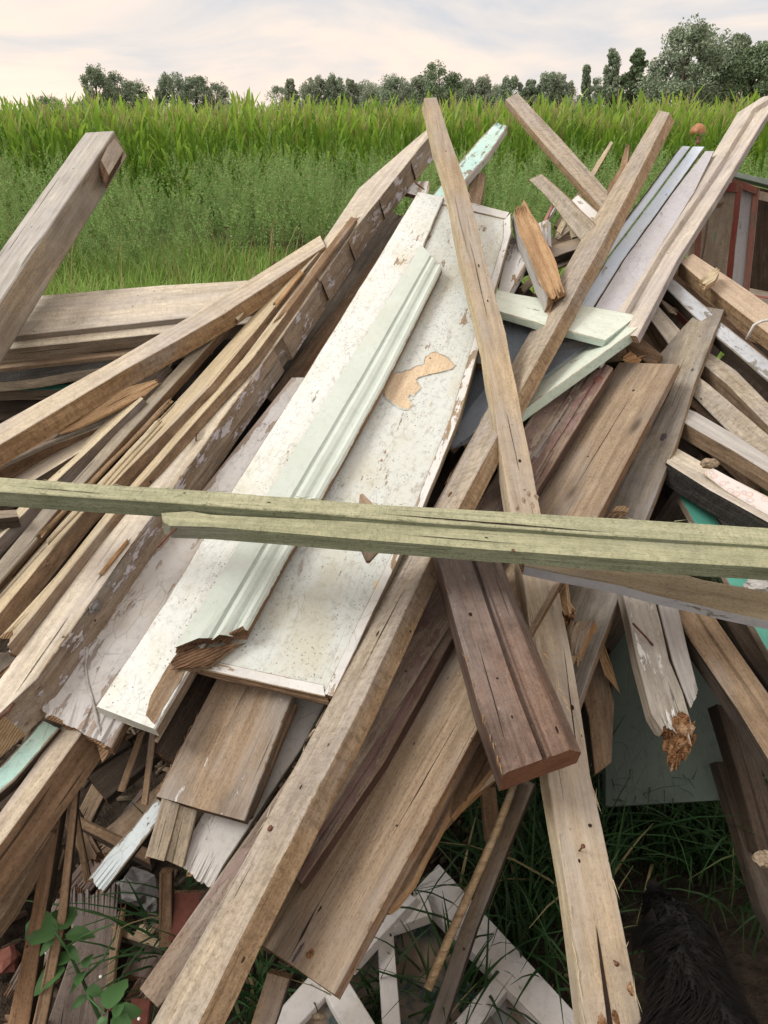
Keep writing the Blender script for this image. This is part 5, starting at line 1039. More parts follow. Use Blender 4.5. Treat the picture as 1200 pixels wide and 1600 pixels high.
def field(geos, P, sc, rot):
    parts = []
    for p, s_, a in zip(P, sc, rot):
        v, q = geos[int(NR_.integers(len(geos)))]; c_, n_ = math.cos(a), math.sin(a)
        R = np.array([[c_, -n_, 0], [n_, c_, 0], [0, 0, 1]]); lean = np.array([[1, 0, NR_.normal(0, .08)], [0, 1, NR_.normal(0, .06)], [0, 0, 1]])
        parts.append(((v * s_) @ R.T @ lean.T + p, q))
    return join(parts)
n = 1500; P = scatter(n, -8.5, 9.5, 8.2, 13.5)
den = np.array([mnoise.noise((p[0] * .35, p[1] * .35, 9)) for p in P]); P = P[den > -.38]
h_ = NR_.uniform(.72, 1.16, len(P)) * np.where(P[:, 1] < 9.8, .75, 1.)
tag(link('weed_thicket', np_mesh('weed_thicket', *field(WG, P, h_, NR_.uniform(0, 6.28, len(P)))), [M['weed']]), 'grey-green thicket of feathery weeds between the grass and the maize', 'weeds', kind='stuff')
def wmesh(k): return np_mesh('tall_weed', *WG[k])
wms = [wmesh(i) for i in range(4)]
for (px, py, y_, k, lab) in [(790, 268, 9.6, 0, 'tall feathery weed just right of the turquoise stake'), (737, 330, 9.4, 2, 'tall weed directly behind the turquoise stake'),
        (1130, 190, 9.0, 2, 'tall weed standing behind the pinkish grooved beam at the right'), (1172, 215, 8.8, 0, 'tall weed at the right edge behind the grooved beam'),
        (425, 255, 9.6, 2, 'tall pale feathery weed in the middle left, left of the notched beam top'), (500, 235, 9.8, 0, 'tall feathery weed rising left of the notched beam top end'),
        (590, 250, 9.6, 2, 'tall weed immediately left of the tip of the notched beam'), (300, 265, 9.8, 1, 'bushy weed in the middle of the open meadow left of centre'),
        (215, 225, 9.7, 1, 'bushy weed just right of the leaning grey post top'), (60, 235, 10.4, 1, 'bushy weed left of the leaning grey post top'),
        (360, 290, 9.4, 3, 'low weed in front of the thicket left of the pale feathery one'), (865, 300, 9.2, 1, 'weed behind the shorter rough beam'), (1010, 240, 9.5, 1, 'weed seen between the long rough beam and the blue boards')]:
    top = Y(px, py, y_); me = wms[k]
    if not me.materials: me.materials.append(M['weed'])
    o = bpy.data.objects.new('tall_weed', me); COL.objects.link(o); hh = [1.25, 1.05, 1.35, .85][k] * 1.03
    sc_ = max(.5, top.z / hh); o.location = (top.x, top.y, 0); o.scale = (min(sc_, 1.1), min(sc_, 1.1), sc_); o.rotation_euler = (0, 0, px); tag(o, lab, 'weed', 'tall weeds standing out of the thicket')
# --- maize
M['maize'] = leafy('maize_leaves', (.10, .25, .03), (.36, .53, .08), .55, .42, (.30, .30, .10), .4)
M['tassel'] = leafy('maize_tassels', (.36, .36, .14), (.46, .38, .20), .3, .7)
def maize_geo(H, seed):
    r = np.random.default_rng(seed); parts = []; n = 16
    z = np.linspace(.25, H * .90, n) + r.uniform(-.03, .03, n); az = (np.arange(n) % 2) * math.pi + r.uniform(-.6, .6, n) + r.uniform(0, 3)
    segs = 6; t = np.linspace(0, 1, segs + 1)
    for i in range(n):
        L = r.uniform(.44, .62) * (1 - .30 * (z[i] / H) ** 3); e = rad(r.uniform(58, 82)); dr = r.uniform(.5, 1.7) * (1.15 - .85 * z[i] / H)
        ang = e - dr * t ** 1.5; dx = np.concatenate([[0], np.cumsum(np.cos(ang[:-1]))]) * L / segs; dz = np.concatenate([[0], np.cumsum(np.sin(ang[:-1]))]) * L / segs
        w_ = .024 * np.sin(np.pi * np.clip(t * .93 + .07, 0, 1)) ** .6 * r.uniform(.8, 1.15); w_[-1] = .002
        ca, sa = math.cos(az[i]), math.sin(az[i])
        c = np.stack([ca * dx, sa * dx, z[i] + dz], -1); s_ = np.array([-sa, ca, 0]); rows = [c - s_ * w_[:, None] + np.array([0, 0, .35]) * w_[:, None], c, c + s_ * w_[:, None] + np.array([0, 0, .35]) * w_[:, None]]
        V = np.stack(rows, 1).reshape(-1, 3); q = []
        for k in range(segs):
            for m_ in (0, 1): q.append([3 * k + m_, 3 * k + m_ + 1, 3 * k + 4 + m_, 3 * k + 3 + m_])
        parts.append((V, np.array(q)))
    st = []
    for k in range(5):
        a0, a1 = 2 * math.pi * k / 5, 2 * math.pi * (k + 1) / 5; r0, r1 = .014, .006
        st.append((np.array([[math.cos(a0) * r0, math.sin(a0) * r0, 0], [math.cos(a1) * r0, math.sin(a1) * r0, 0], [math.cos(a1) * r1, math.sin(a1) * r1, H * .92], [math.cos(a0) * r1, math.sin(a0) * r1, H * .92]]), np.array([[0, 1, 2, 3]])))
    leaf = join(parts + st); tp = []
    for k in range(5):
        a = r.uniform(0, 6.28); o_ = 0 if k == 0 else r.uniform(.04, .13); L = .32 if k == 0 else r.uniform(.16, .24); b0 = H * .90
        ca, sa = math.cos(a), math.sin(a); wv = .006
        tp.append((np.array([[-sa * wv, ca * wv, b0], [sa * wv, -ca * wv, b0], [ca * o_ + sa * wv, sa * o_ - ca * wv, b0 + L], [ca * o_ - sa * wv, sa * o_ + ca * wv, b0 + L]]), np.array([[0, 1, 2, 3]])))
    return leaf, join(tp)
MG = [maize_geo(1.70 + .09 * (i % 4), 20 + i) for i in range(6)]
def both(g): 
    (v, q), (v2, q2) = g; V = np.concatenate([v, v2]); Q = np.concatenate([q, q2 + len(v)]); return V, Q, np.concatenate([np.zeros(len(q)), np.ones(len(q2))])
MGB = [both(g) for g in MG]; pm_ = []
for V, Q, mi_ in MGB:
    me = np_mesh('maize_plant', V, Q, False, mi_); me.materials.append(M['maize']); me.materials.append(M['tassel']); pm_.append(me)
rg_ = random.Random(3)
for i in range(160):
    x = -9.6 + i * .126 + rg_.uniform(-.04, .04); y_ = 14.3 + rg_.uniform(-.12, .12) - .035 * x
    o = bpy.data.objects.new('maize_plant', pm_[rg_.randrange(6)]); COL.objects.link(o); o.location = (x, y_, 0)
    s_ = rg_.uniform(.94, 1.06); o.scale = (s_, s_, s_); o.rotation_euler = (rg_.uniform(-.05, .05), rg_.uniform(-.05, .05), rg_.uniform(0, 6.28))
    tag(o, 'green maize plant in the front row of the field behind the weeds', 'maize plant', 'maize plants along the front of the field')
parts, mis = [], []
for row in range(34):
    y0 = 14.95 + row * .70 + max(0, row - 14) * .5; xw = y0 * .62 + 1.5
    for x in np.arange(-xw, xw, (.13 if row < 4 else .19 if row < 14 else .32)):
        V, Q, mi_ = MGB[rg_.randrange(6)]; a = rg_.uniform(0, 6.28); c_, n_ = math.cos(a), math.sin(a); s_ = rg_.uniform(.94, 1.07)
        if row > 3: keep = V[:, 2]; sel = np.all(keep[Q] > 1.1, axis=1); Q = Q[sel]; mi_ = mi_[sel]
        R = np.array([[c_, -n_, 0], [n_, c_, 0], [0, 0, 1]])
        parts.append(((V * s_) @ R.T + np.array([x + rg_.uniform(-.05, .05), y0 + rg_.uniform(-.1, .1) - .035 * x, 0]), Q)); mis.append(mi_)
V, Q = join(parts); me = np_mesh('maize_field', V, Q, False, np.concatenate(mis)); 
tag(link('maize_field', me, [M['maize'], M['tassel']]), 'deep field of maize stretching back behind its front row', 'maize field', kind='stuff')
# --- trees on the horizon
def treemat(n_, a, b_): return leafy(n_, a, b_, .15, .7, None, .25)  # far haze is put into the leaf colours, greyed and lightened
TM = [treemat('far_tree_foliage', (.18, .235, .17), (.33, .40, .27)), treemat('haze_grey_foliage', (.24, .29, .22), (.40, .45, .33)), treemat('dark_green_foliage', (.13, .19, .115), (.26, .34, .19))]
M['bark'] = plain('bark', (.12, .10, .08), .9, .4, 8)
def tree(x, y_, H, wd, kind, mat, seed, lab, base=.25):
    r = np.random.default_rng(seed); root = empty('tree', (x, y_, 0), lab, 'tree', 'trees along the horizon behind the maize')
    segs = []; blobs = []
    tr = [Vector((0, 0, 0))]; lean = r.normal(0, .02, 2)
    for i in range(1, 7): tr.append(Vector((lean[0] * H * i / 6 + r.normal(0, .01) * H, lean[1] * H * i / 6, H * .92 * i / 6)))
    nb_ = {'round': 64, 'willow': 70, 'birch': 60, 'spire': 90}[kind]
    bV, bF = [], []
    def tub(p, q, ra, rb_):
        d = (q - p).normalized(); a = d.orthogonal().normalized(); c_ = d.cross(a); o_ = len(bV)
        for P_, R_ in ((p, ra), (q, rb_)):
            for k in range(5): an = 6.283 * k / 5; bV.append(tuple(P_ + (a * math.cos(an) + c_ * math.sin(an)) * R_))
        for k in range(5): bF.append((o_ + k, o_ + (k + 1) % 5, o_ + 5 + (k + 1) % 5, o_ + 5 + k))
    R0 = H * .028
    for i in range(6): tub(tr[i], tr[i + 1], R0 * (1 - i / 7), R0 * (1 - (i + 1) / 7))
    for i in range(nb_):
        u = base + (1 - base) * r.uniform(0, 1) ** .85; z = H * u * .96
        f = {'round': max(.62 * (u < .5), math.sqrt(max(0, 1 - ((u - .52) / .52) ** 2))), 'willow': max(.6 * (u < .5), math.sqrt(max(0, 1 - ((u - .48) / .56) ** 2))) * r.uniform(.8, 1.15), 'birch': (1.1 - u) * r.uniform(.7, 1.3), 'spire': (1.15 - u) * r.uniform(.8, 1.9)}[kind]
        a = r.uniform(0, 6.283); rr = wd / 2 * f * r.uniform(.25, 1) ** .6
        t_ = min(5.99, u * 6 * .8); i0 = int(t_); p = tr[i0].lerp(tr[i0 + 1], t_ - i0); q = Vector((math.cos(a) * rr, math.sin(a) * rr, z)) + Vector((p.x, p.y, 0))
        if i % 2 == 0: tub(p, q, R0 * .28, R0 * .05)
        blobs.append((np.array(q), wd * r.uniform(.07, .19) * {'round': 1.1, 'willow': .85, 'birch': .6, 'spire': .7}[kind]))
    link('trunk', np_mesh('trunk', bV, bF), [M['bark']]).parent = root
    Cs = []
    for c, s_ in blobs:
        m_ = int(190); d = r.normal(0, 1, (m_, 3)); d /= np.linalg.norm(d, axis=1)[:, None]
        st_ = np.array([1, 1, {'round': .8, 'willow': 1.5, 'birch': 1.5, 'spire': .9}[kind]])
        Cs.append(c + d * s_ * (r.uniform(0, 1, (m_, 1)) ** .45) * st_)
    C_ = np.concatenate(Cs); m_ = len(C_); sz = max(.07, H * .015) * r.uniform(.6, 1.4, (m_, 1))
    u = r.normal(0, 1, (m_, 3)); u[:, 2] -= {'willow': 1.2, 'birch': 1.4}.get(kind, 0); u /= np.linalg.norm(u, axis=1)[:, None]
    s_ = np.cross(u, r.normal(0, 1, (m_, 3))); s_ /= np.linalg.norm(s_, axis=1)[:, None]
    v = np.stack([C_ - u * sz, C_ + s_ * sz * .45, C_ + u * sz, C_ - s_ * sz * .45], 1).reshape(-1, 3)
    link('crown', np_mesh('crown', v, np.arange(m_ * 4).reshape(-1, 4)), [TM[mat]]).parent = root
TL = [(75, 150, 34, 95, 'round', 2, 'small round tree, first from the left on the horizon'),
 (146, 106, 42, 80, 'willow', 0, 'tall dark tree at the left end of the left-hand group of the horizon'), (178, 116, 44, 82, 'round', 0, 'tree beside the tallest one in the left-hand group on the horizon'), (208, 128, 40, 84, 'round', 2, 'lower sloping tree closing the left-hand group on the horizon'), (118, 158, 30, 84, 'round', 1, 'low bush at the foot of the left-hand horizon group'),
 (268, 117, 44, 90, 'willow', 0, 'dense grey-green tree starting the second group on the horizon'), (302, 118, 40, 92, 'round', 0, 'middle tree of the second group on the horizon'), (338, 130, 36, 92, 'round', 1, 'low tree closing the second group on the horizon'), (242, 138, 18, 90, 'spire', 1, 'tiny slim tree just left of the second group'),
 (452, 122, 30, 105, 'spire', 1, 'pale slim tree above the maize, first right of the gap in the middle left'), (492, 118, 36, 105, 'willow', 1, 'pale feathery tree in the middle of the horizon, second right of the gap'), (522, 118, 30, 105, 'willow', 0, 'pale feathery tree third right of the gap'), (550, 120, 28, 105, 'spire', 1, 'pale slim tree fourth right of the gap'), (583, 134, 36, 110, 'round', 1, 'low pale tree before the dark broad tree in the centre'),
 (622, 120, 48, 100, 'round', 0, 'broad tree just left of the dark broad tree in the centre'), (655, 116, 36, 100, 'round', 1, 'tree touching the left side of the dark broad tree'), (688, 98, 56, 88, 'round', 2, 'dark broad tree above the top of the standing rough beam'), 
 (730, 124, 28, 105, 'willow', 1, 'small feathery tree right of the dark broad tree'), (755, 122, 30, 105, 'willow', 1, 'small feathery tree, second right of the dark broad tree'), (800, 120, 34, 100, 'willow', 0, 'feathery tree above the top of the leaning rough stake'), (832, 122, 34, 100, 'spire', 0, 'slim dark tree right of the rough stake top'), (858, 114, 30, 100, 'willow', 0, 'feathery tree second right of the rough stake top'), (882, 116, 30, 100, 'willow', 1, 'feathery tree just left of the sparse birches'),
 (920, 98, 30, 70, 'birch', 0, 'sparse small birch, leftmost of the open-crowned trees'), (962, 78, 44, 66, 'birch', 0, 'large sparse birch with drooping crown'), (1005, 72, 34, 66, 'spire', 2, 'pointed dark conifer-like tree beside the large birch'), (942, 122, 40, 74, 'round', 0, 'low tree between the two birches'), (985, 112, 36, 74, 'round', 2, 'low dark tree at the foot of the pointed tree'),
 (1045, 78, 52, 64, 'round', 0, 'grey-green tree left of the tallest tree'), (1080, 34, 80, 60, 'round', 0, 'tallest grey-green tree at the right'), (1122, 56, 64, 62, 'willow', 0, 'large tree immediately right of the tallest one'), (1160, 50, 56, 62, 'spire', 0, 'tall pointed tree near the right edge'), (1192, 62, 56, 60, 'round', 2, 'dark tree at the right edge'), (1095, 100, 70, 62, 'round', 0, 'low broad tree below the tallest one'), (1230, 80, 60, 62, 'round', 0, 'tree cut by the right edge'), (1150, 108, 60, 60, 'round', 2, 'low dark tree under the tall pointed one')]
for i, (px, py, wpx, D, kd, mt, lab) in enumerate(TL):
    top = Y(px, py, D); dz = (top - CAM).dot(FW); tree(top.x, D, top.z, wpx / F_PX * dz * 1.45, kd, mt, 100 + i, lab, .10)

rq = random.Random(21)
for i in range(15):
    px = 446 + i * 31 + rq.uniform(-8, 8); py = rq.uniform(126, 138); D = rq.uniform(112, 125)
    top = Y(px, py, D); dz = (top - CAM).dot(FW)
    tree(top.x, D, top.z, rq.uniform(34, 50) / F_PX * dz * 1.3, 'round', rq.choice([0, 1]), 300 + i, 'low pale tree of the far row closing gaps between the taller trees', .06)
# --- shade grass at the foot of the heap: tufts
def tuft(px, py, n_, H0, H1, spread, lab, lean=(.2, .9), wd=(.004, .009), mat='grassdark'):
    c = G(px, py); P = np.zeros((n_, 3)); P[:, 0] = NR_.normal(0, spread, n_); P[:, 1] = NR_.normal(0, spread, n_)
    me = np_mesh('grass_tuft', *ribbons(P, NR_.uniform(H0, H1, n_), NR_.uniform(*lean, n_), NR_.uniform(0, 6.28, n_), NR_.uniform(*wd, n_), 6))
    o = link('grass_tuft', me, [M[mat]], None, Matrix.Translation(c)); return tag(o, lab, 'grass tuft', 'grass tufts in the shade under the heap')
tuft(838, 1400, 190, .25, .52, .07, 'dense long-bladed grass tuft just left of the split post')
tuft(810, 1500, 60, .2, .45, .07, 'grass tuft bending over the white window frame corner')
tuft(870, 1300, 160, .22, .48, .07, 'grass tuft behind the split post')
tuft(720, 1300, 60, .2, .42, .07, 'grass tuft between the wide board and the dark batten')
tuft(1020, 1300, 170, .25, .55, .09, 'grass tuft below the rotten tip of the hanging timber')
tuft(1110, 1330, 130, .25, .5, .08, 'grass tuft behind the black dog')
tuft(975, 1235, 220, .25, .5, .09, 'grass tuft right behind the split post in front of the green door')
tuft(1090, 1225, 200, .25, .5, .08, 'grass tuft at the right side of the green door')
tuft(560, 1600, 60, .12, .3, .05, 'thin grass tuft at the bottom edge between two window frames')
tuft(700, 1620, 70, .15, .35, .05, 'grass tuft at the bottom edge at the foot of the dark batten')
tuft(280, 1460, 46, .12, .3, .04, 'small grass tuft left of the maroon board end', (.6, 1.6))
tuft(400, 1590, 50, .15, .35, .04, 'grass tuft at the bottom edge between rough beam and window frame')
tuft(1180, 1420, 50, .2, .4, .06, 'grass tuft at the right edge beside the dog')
n = 5200; P = scatter(n, -.6, 2.2, 1.0, 4.2); P = P[(P[:, 0] > .12) & ((P[:, 1] > 1.9) | (NR_.uniform(0, 1, n) > .7))]; n = len(P)
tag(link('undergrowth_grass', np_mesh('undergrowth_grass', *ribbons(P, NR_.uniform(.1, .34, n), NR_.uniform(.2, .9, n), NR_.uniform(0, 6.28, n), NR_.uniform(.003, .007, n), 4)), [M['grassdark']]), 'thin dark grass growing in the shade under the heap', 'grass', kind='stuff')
# crumbs and splinters on the soil
n = 1500; rr_ = np.random.default_rng(9); V, Q = [], []
for i in range(n):
    x, y_ = rr_.uniform(-1.3, .5), rr_.uniform(.7, 2.6); a = rr_.uniform(0, 6.28); L, w_, h_ = rr_.uniform(.006, .04), rr_.uniform(.002, .010), rr_.uniform(.002, .008)
    z = .022 * mnoise.noise((x * 3, y_ * 3, 0)) + .012 * mnoise.noise((x * 12, y_ * 12, 4))
    ca, sa = math.cos(a), math.sin(a); o_ = len(V)
    for zz in (0, h_):
        for (u, v) in ((-L, -w_), (L, -w_ * .5), (L * .9, w_), (-L * .8, w_ * .7)): V.append((x + ca * u - sa * v, y_ + sa * u + ca * v, z + zz))
    Q += [(o_, o_ + 1, o_ + 2, o_ + 3), (o_ + 4, o_ + 5, o_ + 6, o_ + 7)] + [(o_ + k, o_ + (k + 1) % 4, o_ + 4 + (k + 1) % 4, o_ + 4 + k) for k in range(4)]
tag(link('splinter_litter', np_mesh('splinter_litter', V, Q), [leafy('litter', (.06, .048, .035), (.16, .115, .075), 0, .9, (.05, .045, .04))]), 'litter of chips and crumbs on the dark soil at the lower left', 'litter', kind='stuff')

# --- broad-leaved weed, lower left
M['leaf'] = leafy('nightshade_leaf', (.045, .115, .040), (.075, .165, .055), .25, .45)
M['petal'] = plain('small_white_flower', (.7, .7, .66), .6, .1)
def leafmesh(L, Wd, seed):
    r = random.Random(seed); V, Fc = [], []; nu, nv = 9, 6
    for i in range(nu + 1):
        u = i / nu; hw = Wd / 2 * (math.sin(math.pi * min(1, u * .93 + .04)) ** .75) * (1.25 - .55 * u)
        if i == nu: hw = .001
        for j in range(nv + 1):
            v = j / nv * 2 - 1; x = u * L; y_ = v * hw * (1 + .07 * math.sin(u * 19 + seed))
            z = .10 * L * abs(v) * math.sin(math.pi * u) - .28 * L * u * u + .012 * L * math.sin(u * 22 + v * 5)
            V.append((x, y_, z))
    for i in range(nu):
        for j in range(nv): a = i * (nv + 1) + j; Fc.append((a, a + 1, a + nv + 2, a + nv + 1))
    return np_mesh('leaf', V, Fc, True)
root = empty('leafy_weed', G(150, 1560), 'dark green broad-leaved weed with tiny white flowers at the lower left', 'weed')
hz = .20
stemP = [G(175, 1640, .02), G(155, 1590, .10), G(128, 1530, .20), G(103, 1480, .28), G(85, 1455, .32)]
link('stem', tube_mesh('stem', [p - root.location for p in stemP], [.004, .0038, .003, .0025, .002], 7), [M['leaf']]).parent = root
br = [[G(128, 1530, .2), G(160, 1500, .24), G(180, 1462, .26)], [G(128, 1530, .2), G(140, 1560, .22), G(165, 1585, .24)], [G(103, 1480, .28), G(70, 1460, .3)], [G(103, 1480, .28), G(130, 1462, .3), G(175, 1444, .32)]]
for b_ in br: link('stem', tube_mesh('stem', [p - root.location for p in b_], [.0022] * (len(b_) - 1) + [.0014], 6), [M['leaf']]).parent = root
LV_ = [((88, 1458), (33, 1441), .31, .52), ((100, 1452), (98, 1408), .31, .55), ((103, 1462), (146, 1456), .3, .5), ((84, 1466), (62, 1490), .3, .35), ((80, 1448), (80, 1430), .3, .3), ((100, 1510), (50, 1545), .25, .6), ((110, 1500), (76, 1497), .26, .45), ((134, 1512), (140, 1486), .25, .5),
       ((128, 1530), (108, 1548), .23, .5), ((136, 1545), (160, 1552), .22, .55), ((120, 1540), (130, 1512), .24, .4), ((172, 1575), (188, 1522), .24, .62), ((176, 1586), (220, 1578), .24, .5), ((168, 1592), (146, 1606), .24, .6), ((176, 1590), (205, 1612), .24, .6), ((135, 1555), (112, 1575), .2, .4), ((108, 1478), (120, 1500), .27, .4), ((180, 1590), (190, 1560), .25, .4)]
for i, (a, t_, h_, asp) in enumerate(LV_):
    A, T = G(*a, h_), G(*t_, h_ - .005); d = T - A; L = d.length * 1.05; X = d.normalized(); Yv = Vector((0, 0, 1)).cross(X).normalized(); Z = X.cross(Yv)
    Mx = Matrix((X, Yv, Z)).transposed().to_4x4(); Mx.translation = A
    Mx = Mx @ Matrix.Rotation(rad((i * 37) % 50 - 25), 4, 'X'); o = link('leaf', leafmesh(L, L * asp * 1.25, i), [M['leaf']], root, Mx)
for i, p in enumerate([(72, 1489), (76, 1498), (157, 1526), (217, 1592)]):
    bm = bmesh.new(); bmesh.ops.create_icosphere(bm, subdivisions=1, radius=.003)
    me = bpy.data.meshes.new('flower'); bm.to_mesh(me); bm.free(); link('flower', me, [M['petal']], root, Matrix.Translation(G(*p, .27)))
# dry seed head, bottom
c = G(487, 1588, .28); d = G(510, 1590, .28); me = tube_mesh('seed_head', [c, c.lerp(d, .3), c.lerp(d, .7), d], [.002, .006, .006, .002], 8); tag(link('seed_head', me, [M['crumb']]), 'dry fluffy seed head of grass at the bottom edge over the dark glass', 'seed head')

# --- brown and clear globe behind the blue board
root = empty('glass_globe', W(1090, 226, .22), 'small round globe, rusty brown above and clear below, behind the top of the blue board', 'globe')
b = MB('brown_clear_glass'); tcg = b.n('TexCoord').outputs['Object']; z = b.n('SeparateXYZ', {0: tcg}).outputs[2]
nn = b.noise(tcg, 60, 5, .7); f = b.mapr(b.math('MULTIPLY_ADD', nn, .02, z), .006, .020)
br_ = b.n('BsdfPrincipled', {'Base Color': b.mix(b.mapr(nn, .3, .7), (.20, .075, .025), (.42, .20, .08)), 'Roughness': .5})
gl0 = b.n('BsdfGlossy', {'Color': (.6, .6, .55), 'Roughness': .2}); gt = b.n('BsdfTransparent', {'Color': (.92, .93, .86)}); gl = b.n('MixShader', {0: .14}); b.set(gl.inputs[1], gt.outputs[0]); b.set(gl.inputs[2], gl0.outputs[0])
mxs = b.n('MixShader', {0: f}); b.set(mxs.inputs[1], gl.outputs[0]); b.set(mxs.inputs[2], br_.outputs[0]); M['globe'] = b.done(mxs)
bm = bmesh.new(); bmesh.ops.create_uvsphere(bm, u_segments=28, v_segments=18, radius=.032)
for v in bm.verts: v.co.z = v.co.z * 1.15 + 0.004; v.co *= 1 + .05 * mnoise.noise(v.co * 50)
me = bpy.data.meshes.new('bulb'); bm.to_mesh(me); bm.free(); me.polygons.foreach_set('use_smooth', [True] * len(me.polygons))
link('bulb', me, [M['globe']], root, Matrix.Translation(W(1090, 209, .22)))
link('core', tube_mesh('core', [Vector((0, 0, .0)), Vector((.001, 0, .012)), Vector((0, 0, .024)), Vector((0, 0, .03))], [.007, .009, .006, .012], 10), [M['redwood']]).parent = root

# --- the black dog, lower right
M['dogskin'] = plain('black_dog_skin', (.010, .009, .009), .9, .3, 30)
b = MB('black_dog_fur'); r_ = b.n('NewGeometry').outputs['Random Per Island']
M['fur'] = b.done(b.n('BsdfPrincipled', {'Base Color': b.mix(r_, (.004, .004, .0045), (.013, .011, .010)), 'Roughness': .7, 'Specular IOR Level': .08}))  # black coat, values lowered further for the shade over the dog
root = empty('dog', G(1050, 1500, 0), 'shaggy black dog in the deep shade at the lower right, back to the viewer', 'dog')
o0 = root.location
rump = Vector((.42, .62, .44)); 
def skin_body(chains, name):
    V, E, Rr, idx = [], [], [], {}
    for ch_ in chains:
        prev = None
        for p, r in ch_:
            k = tuple(round(c_, 4) for c_ in p)
            if k not in idx: idx[k] = len(V); V.append(p); Rr.append(r)
            if prev is not None and prev != idx[k]: E.append((prev, idx[k]))
            prev = idx[k]
    me = bpy.data.meshes.new(name); me.from_pydata(V, E, []); o = bpy.data.objects.new(name, me); COL.objects.link(o)
    m_ = o.modifiers.new('s', 'SKIN'); m_.use_smooth_shade = True
    for i, r in enumerate(Rr): me.skin_vertices[0].data[i].radius = r if isinstance(r, tuple) else (r, r)
    me.skin_vertices[0].data[0].use_root = True
    s_ = o.modifiers.new('u', 'SUBSURF'); s_.levels = 2; s_.render_levels = 2
    dg = bpy.context.evaluated_depsgraph_get(); m2 = bpy.data.meshes.new_from_object(o.evaluated_get(dg)); bpy.data.objects.remove(o); m2.name = name; return m2
# dog frame: forward = +u (away from the viewer), built in local coordinates then turned
def dl(f_, s_, z): return (s_, f_, z)
pel = (dl(0, 0, .43), (.10, .10)); 
spine = [pel, (dl(.12, 0, .44), (.115, .11)), (dl(.27, 0, .44), (.125, .13)), (dl(.40, 0, .45), (.12, .135)), (dl(.52, 0, .47), (.085, .09)), (dl(.62, .01, .46), (.068, .07)), (dl(.72, .02, .41), (.078, .07)), (dl(.80, .02, .36), (.055, .05)), (dl(.89, .02, .31), (.032, .03))]
def hl(sd_): return [pel, (dl(.02, sd_ * .08, .38), .075), (dl(.07, sd_ * .10, .28), .055), (dl(-.05, sd_ * .10, .17), .03), (dl(-.03, sd_ * .10, .06), .025), (dl(.0, sd_ * .10, .025), .03), (dl(.05, sd_ * .10, .022), .024)]
def fl_(sd_): return [(dl(.40, 0, .45), (.12, .135)), (dl(.42, sd_ * .085, .36), .06), (dl(.38, sd_ * .09, .25), .042), (dl(.41, sd_ * .09, .13), .028), (dl(.41, sd_ * .09, .04), .025), (dl(.45, sd_ * .09, .022), .028)]
tail = [pel, (dl(-.10, 0, .43), .035), (dl(-.20, .03, .36), .028), (dl(-.26, .05, .26), .022), (dl(-.28, .05, .17), .012)]
bm_ = skin_body([spine, hl(1), hl(-1), fl_(1), fl_(-1), tail], 'body')
DM = Matrix.Translation(Vector((.44, .26, 0))) @ Matrix.Rotation(rad(-6), 4, 'Z') @ Matrix.Diagonal((.82, .82, .82, 1))
root.matrix_basis = DM
body = bpy.data.objects.new('body', bm_); COL.objects.link(body); bm_.materials.append(M['dogskin']); body.parent = root
for sd_ in (1, -1):
    me = bpy.data.meshes.new('ear'); me.from_pydata([dl(.68, sd_ * .055 + .02, .475), dl(.74, sd_ * .06 + .02, .465), dl(.69, sd_ * .095 + .02, .39), dl(.73, sd_ * .095 + .02, .385), dl(.71, sd_ * .09 + .02, .34), dl(.70, sd_ * .06 + .02, .46)], [], [(0, 1, 3, 2), (2, 3, 4), (0, 5, 1)]); link('ear', me, [M['dogskin']]).parent = root
    e_ = link('eye', tube_mesh('eye', [dl(.80, sd_ * .035 + .02, .395), dl(.808, sd_ * .037 + .02, .397)], [.008, .005], 8), [M['glassdark']]); e_.parent = root
link('nose', tube_mesh('nose', [dl(.905, .02, .315), dl(.925, .02, .31)], [.018, .010], 8), [M['dogskin']]).parent = root
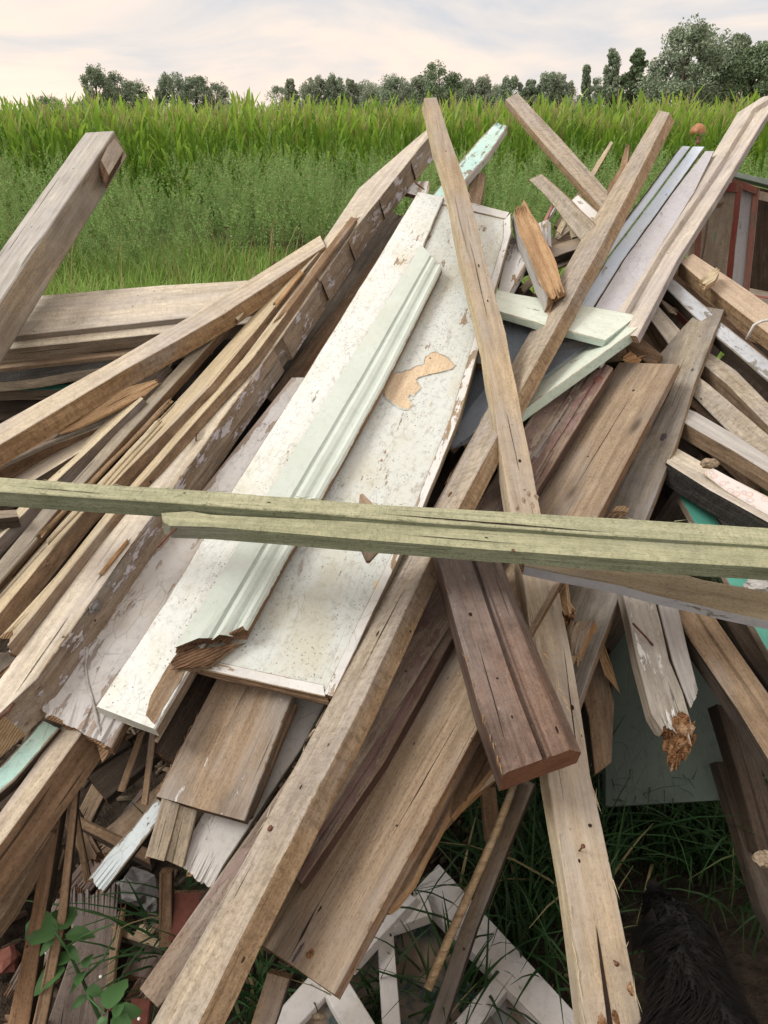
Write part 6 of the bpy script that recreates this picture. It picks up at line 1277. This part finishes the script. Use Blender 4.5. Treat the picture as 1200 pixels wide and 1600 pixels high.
# coat: many short strands following the body
V0 = np.array([v.co[:] for v in bm_.vertices]); N0 = np.array([v.normal[:] for v in bm_.vertices]); tri = []
for p in bm_.polygons:
    vs = p.vertices[:]
    tri += [(vs[0], vs[1], vs[2])] + ([(vs[0], vs[2], vs[3])] if len(vs) > 3 else [])
tri = np.array(tri); A_, B_, C_ = V0[tri[:, 0]], V0[tri[:, 1]], V0[tri[:, 2]]; ar = np.linalg.norm(np.cross(B_ - A_, C_ - A_), axis=1); ar /= ar.sum()
ns = 26000; r2_ = np.random.default_rng(4); ti = r2_.choice(len(tri), ns, p=ar); u, v = r2_.uniform(0, 1, (2, ns)); fl2 = u + v > 1; u[fl2], v[fl2] = 1 - u[fl2], 1 - v[fl2]
Pp = A_[ti] + (B_[ti] - A_[ti]) * u[:, None] + (C_[ti] - A_[ti]) * v[:, None]; Nn = N0[tri[ti, 0]]
fl_dir = np.stack([np.sign(Pp[:, 0]) * np.minimum(1, np.abs(Pp[:, 0]) * 12) * .6 + np.array([mnoise.noise(tuple(p * 9)) for p in Pp]) * .8, -np.ones(ns) * .7, -.6 * np.ones(ns)], -1)
fl_dir -= Nn * np.sum(fl_dir * Nn, axis=1)[:, None]; fl_dir /= np.linalg.norm(fl_dir, axis=1)[:, None] + 1e-6
Ls = r2_.uniform(.03, .06, ns) * np.where(Pp[:, 2] < .2, .5, 1) * np.where(Pp[:, 1] > .7, .5, 1)
t_ = [0, .35, .7, 1.]; rows = []
for tt in t_:
    c = Pp + (Nn * (.45 * tt - .30 * tt * tt)[..., None] if False else Nn * (.5 * tt - .32 * tt * tt)) * Ls[:, None] + fl_dir * (tt ** 1.2 * Ls)[:, None] * .95 + r2_.normal(0, .0015, (ns, 3)) * tt
    s_ = np.cross(Nn, fl_dir) * (.0016 * (1 - tt) + .0002); rows += [c - s_, c + s_]
V = np.stack(rows, 1).reshape(-1, 3); q = np.array([[0, 1, 3, 2], [2, 3, 5, 4], [4, 5, 7, 6]]); Q = ((np.arange(ns) * 8)[:, None, None] + q[None]).reshape(-1, 4)
link('coat', np_mesh('coat', V, Q), [M['fur']]).parent = root
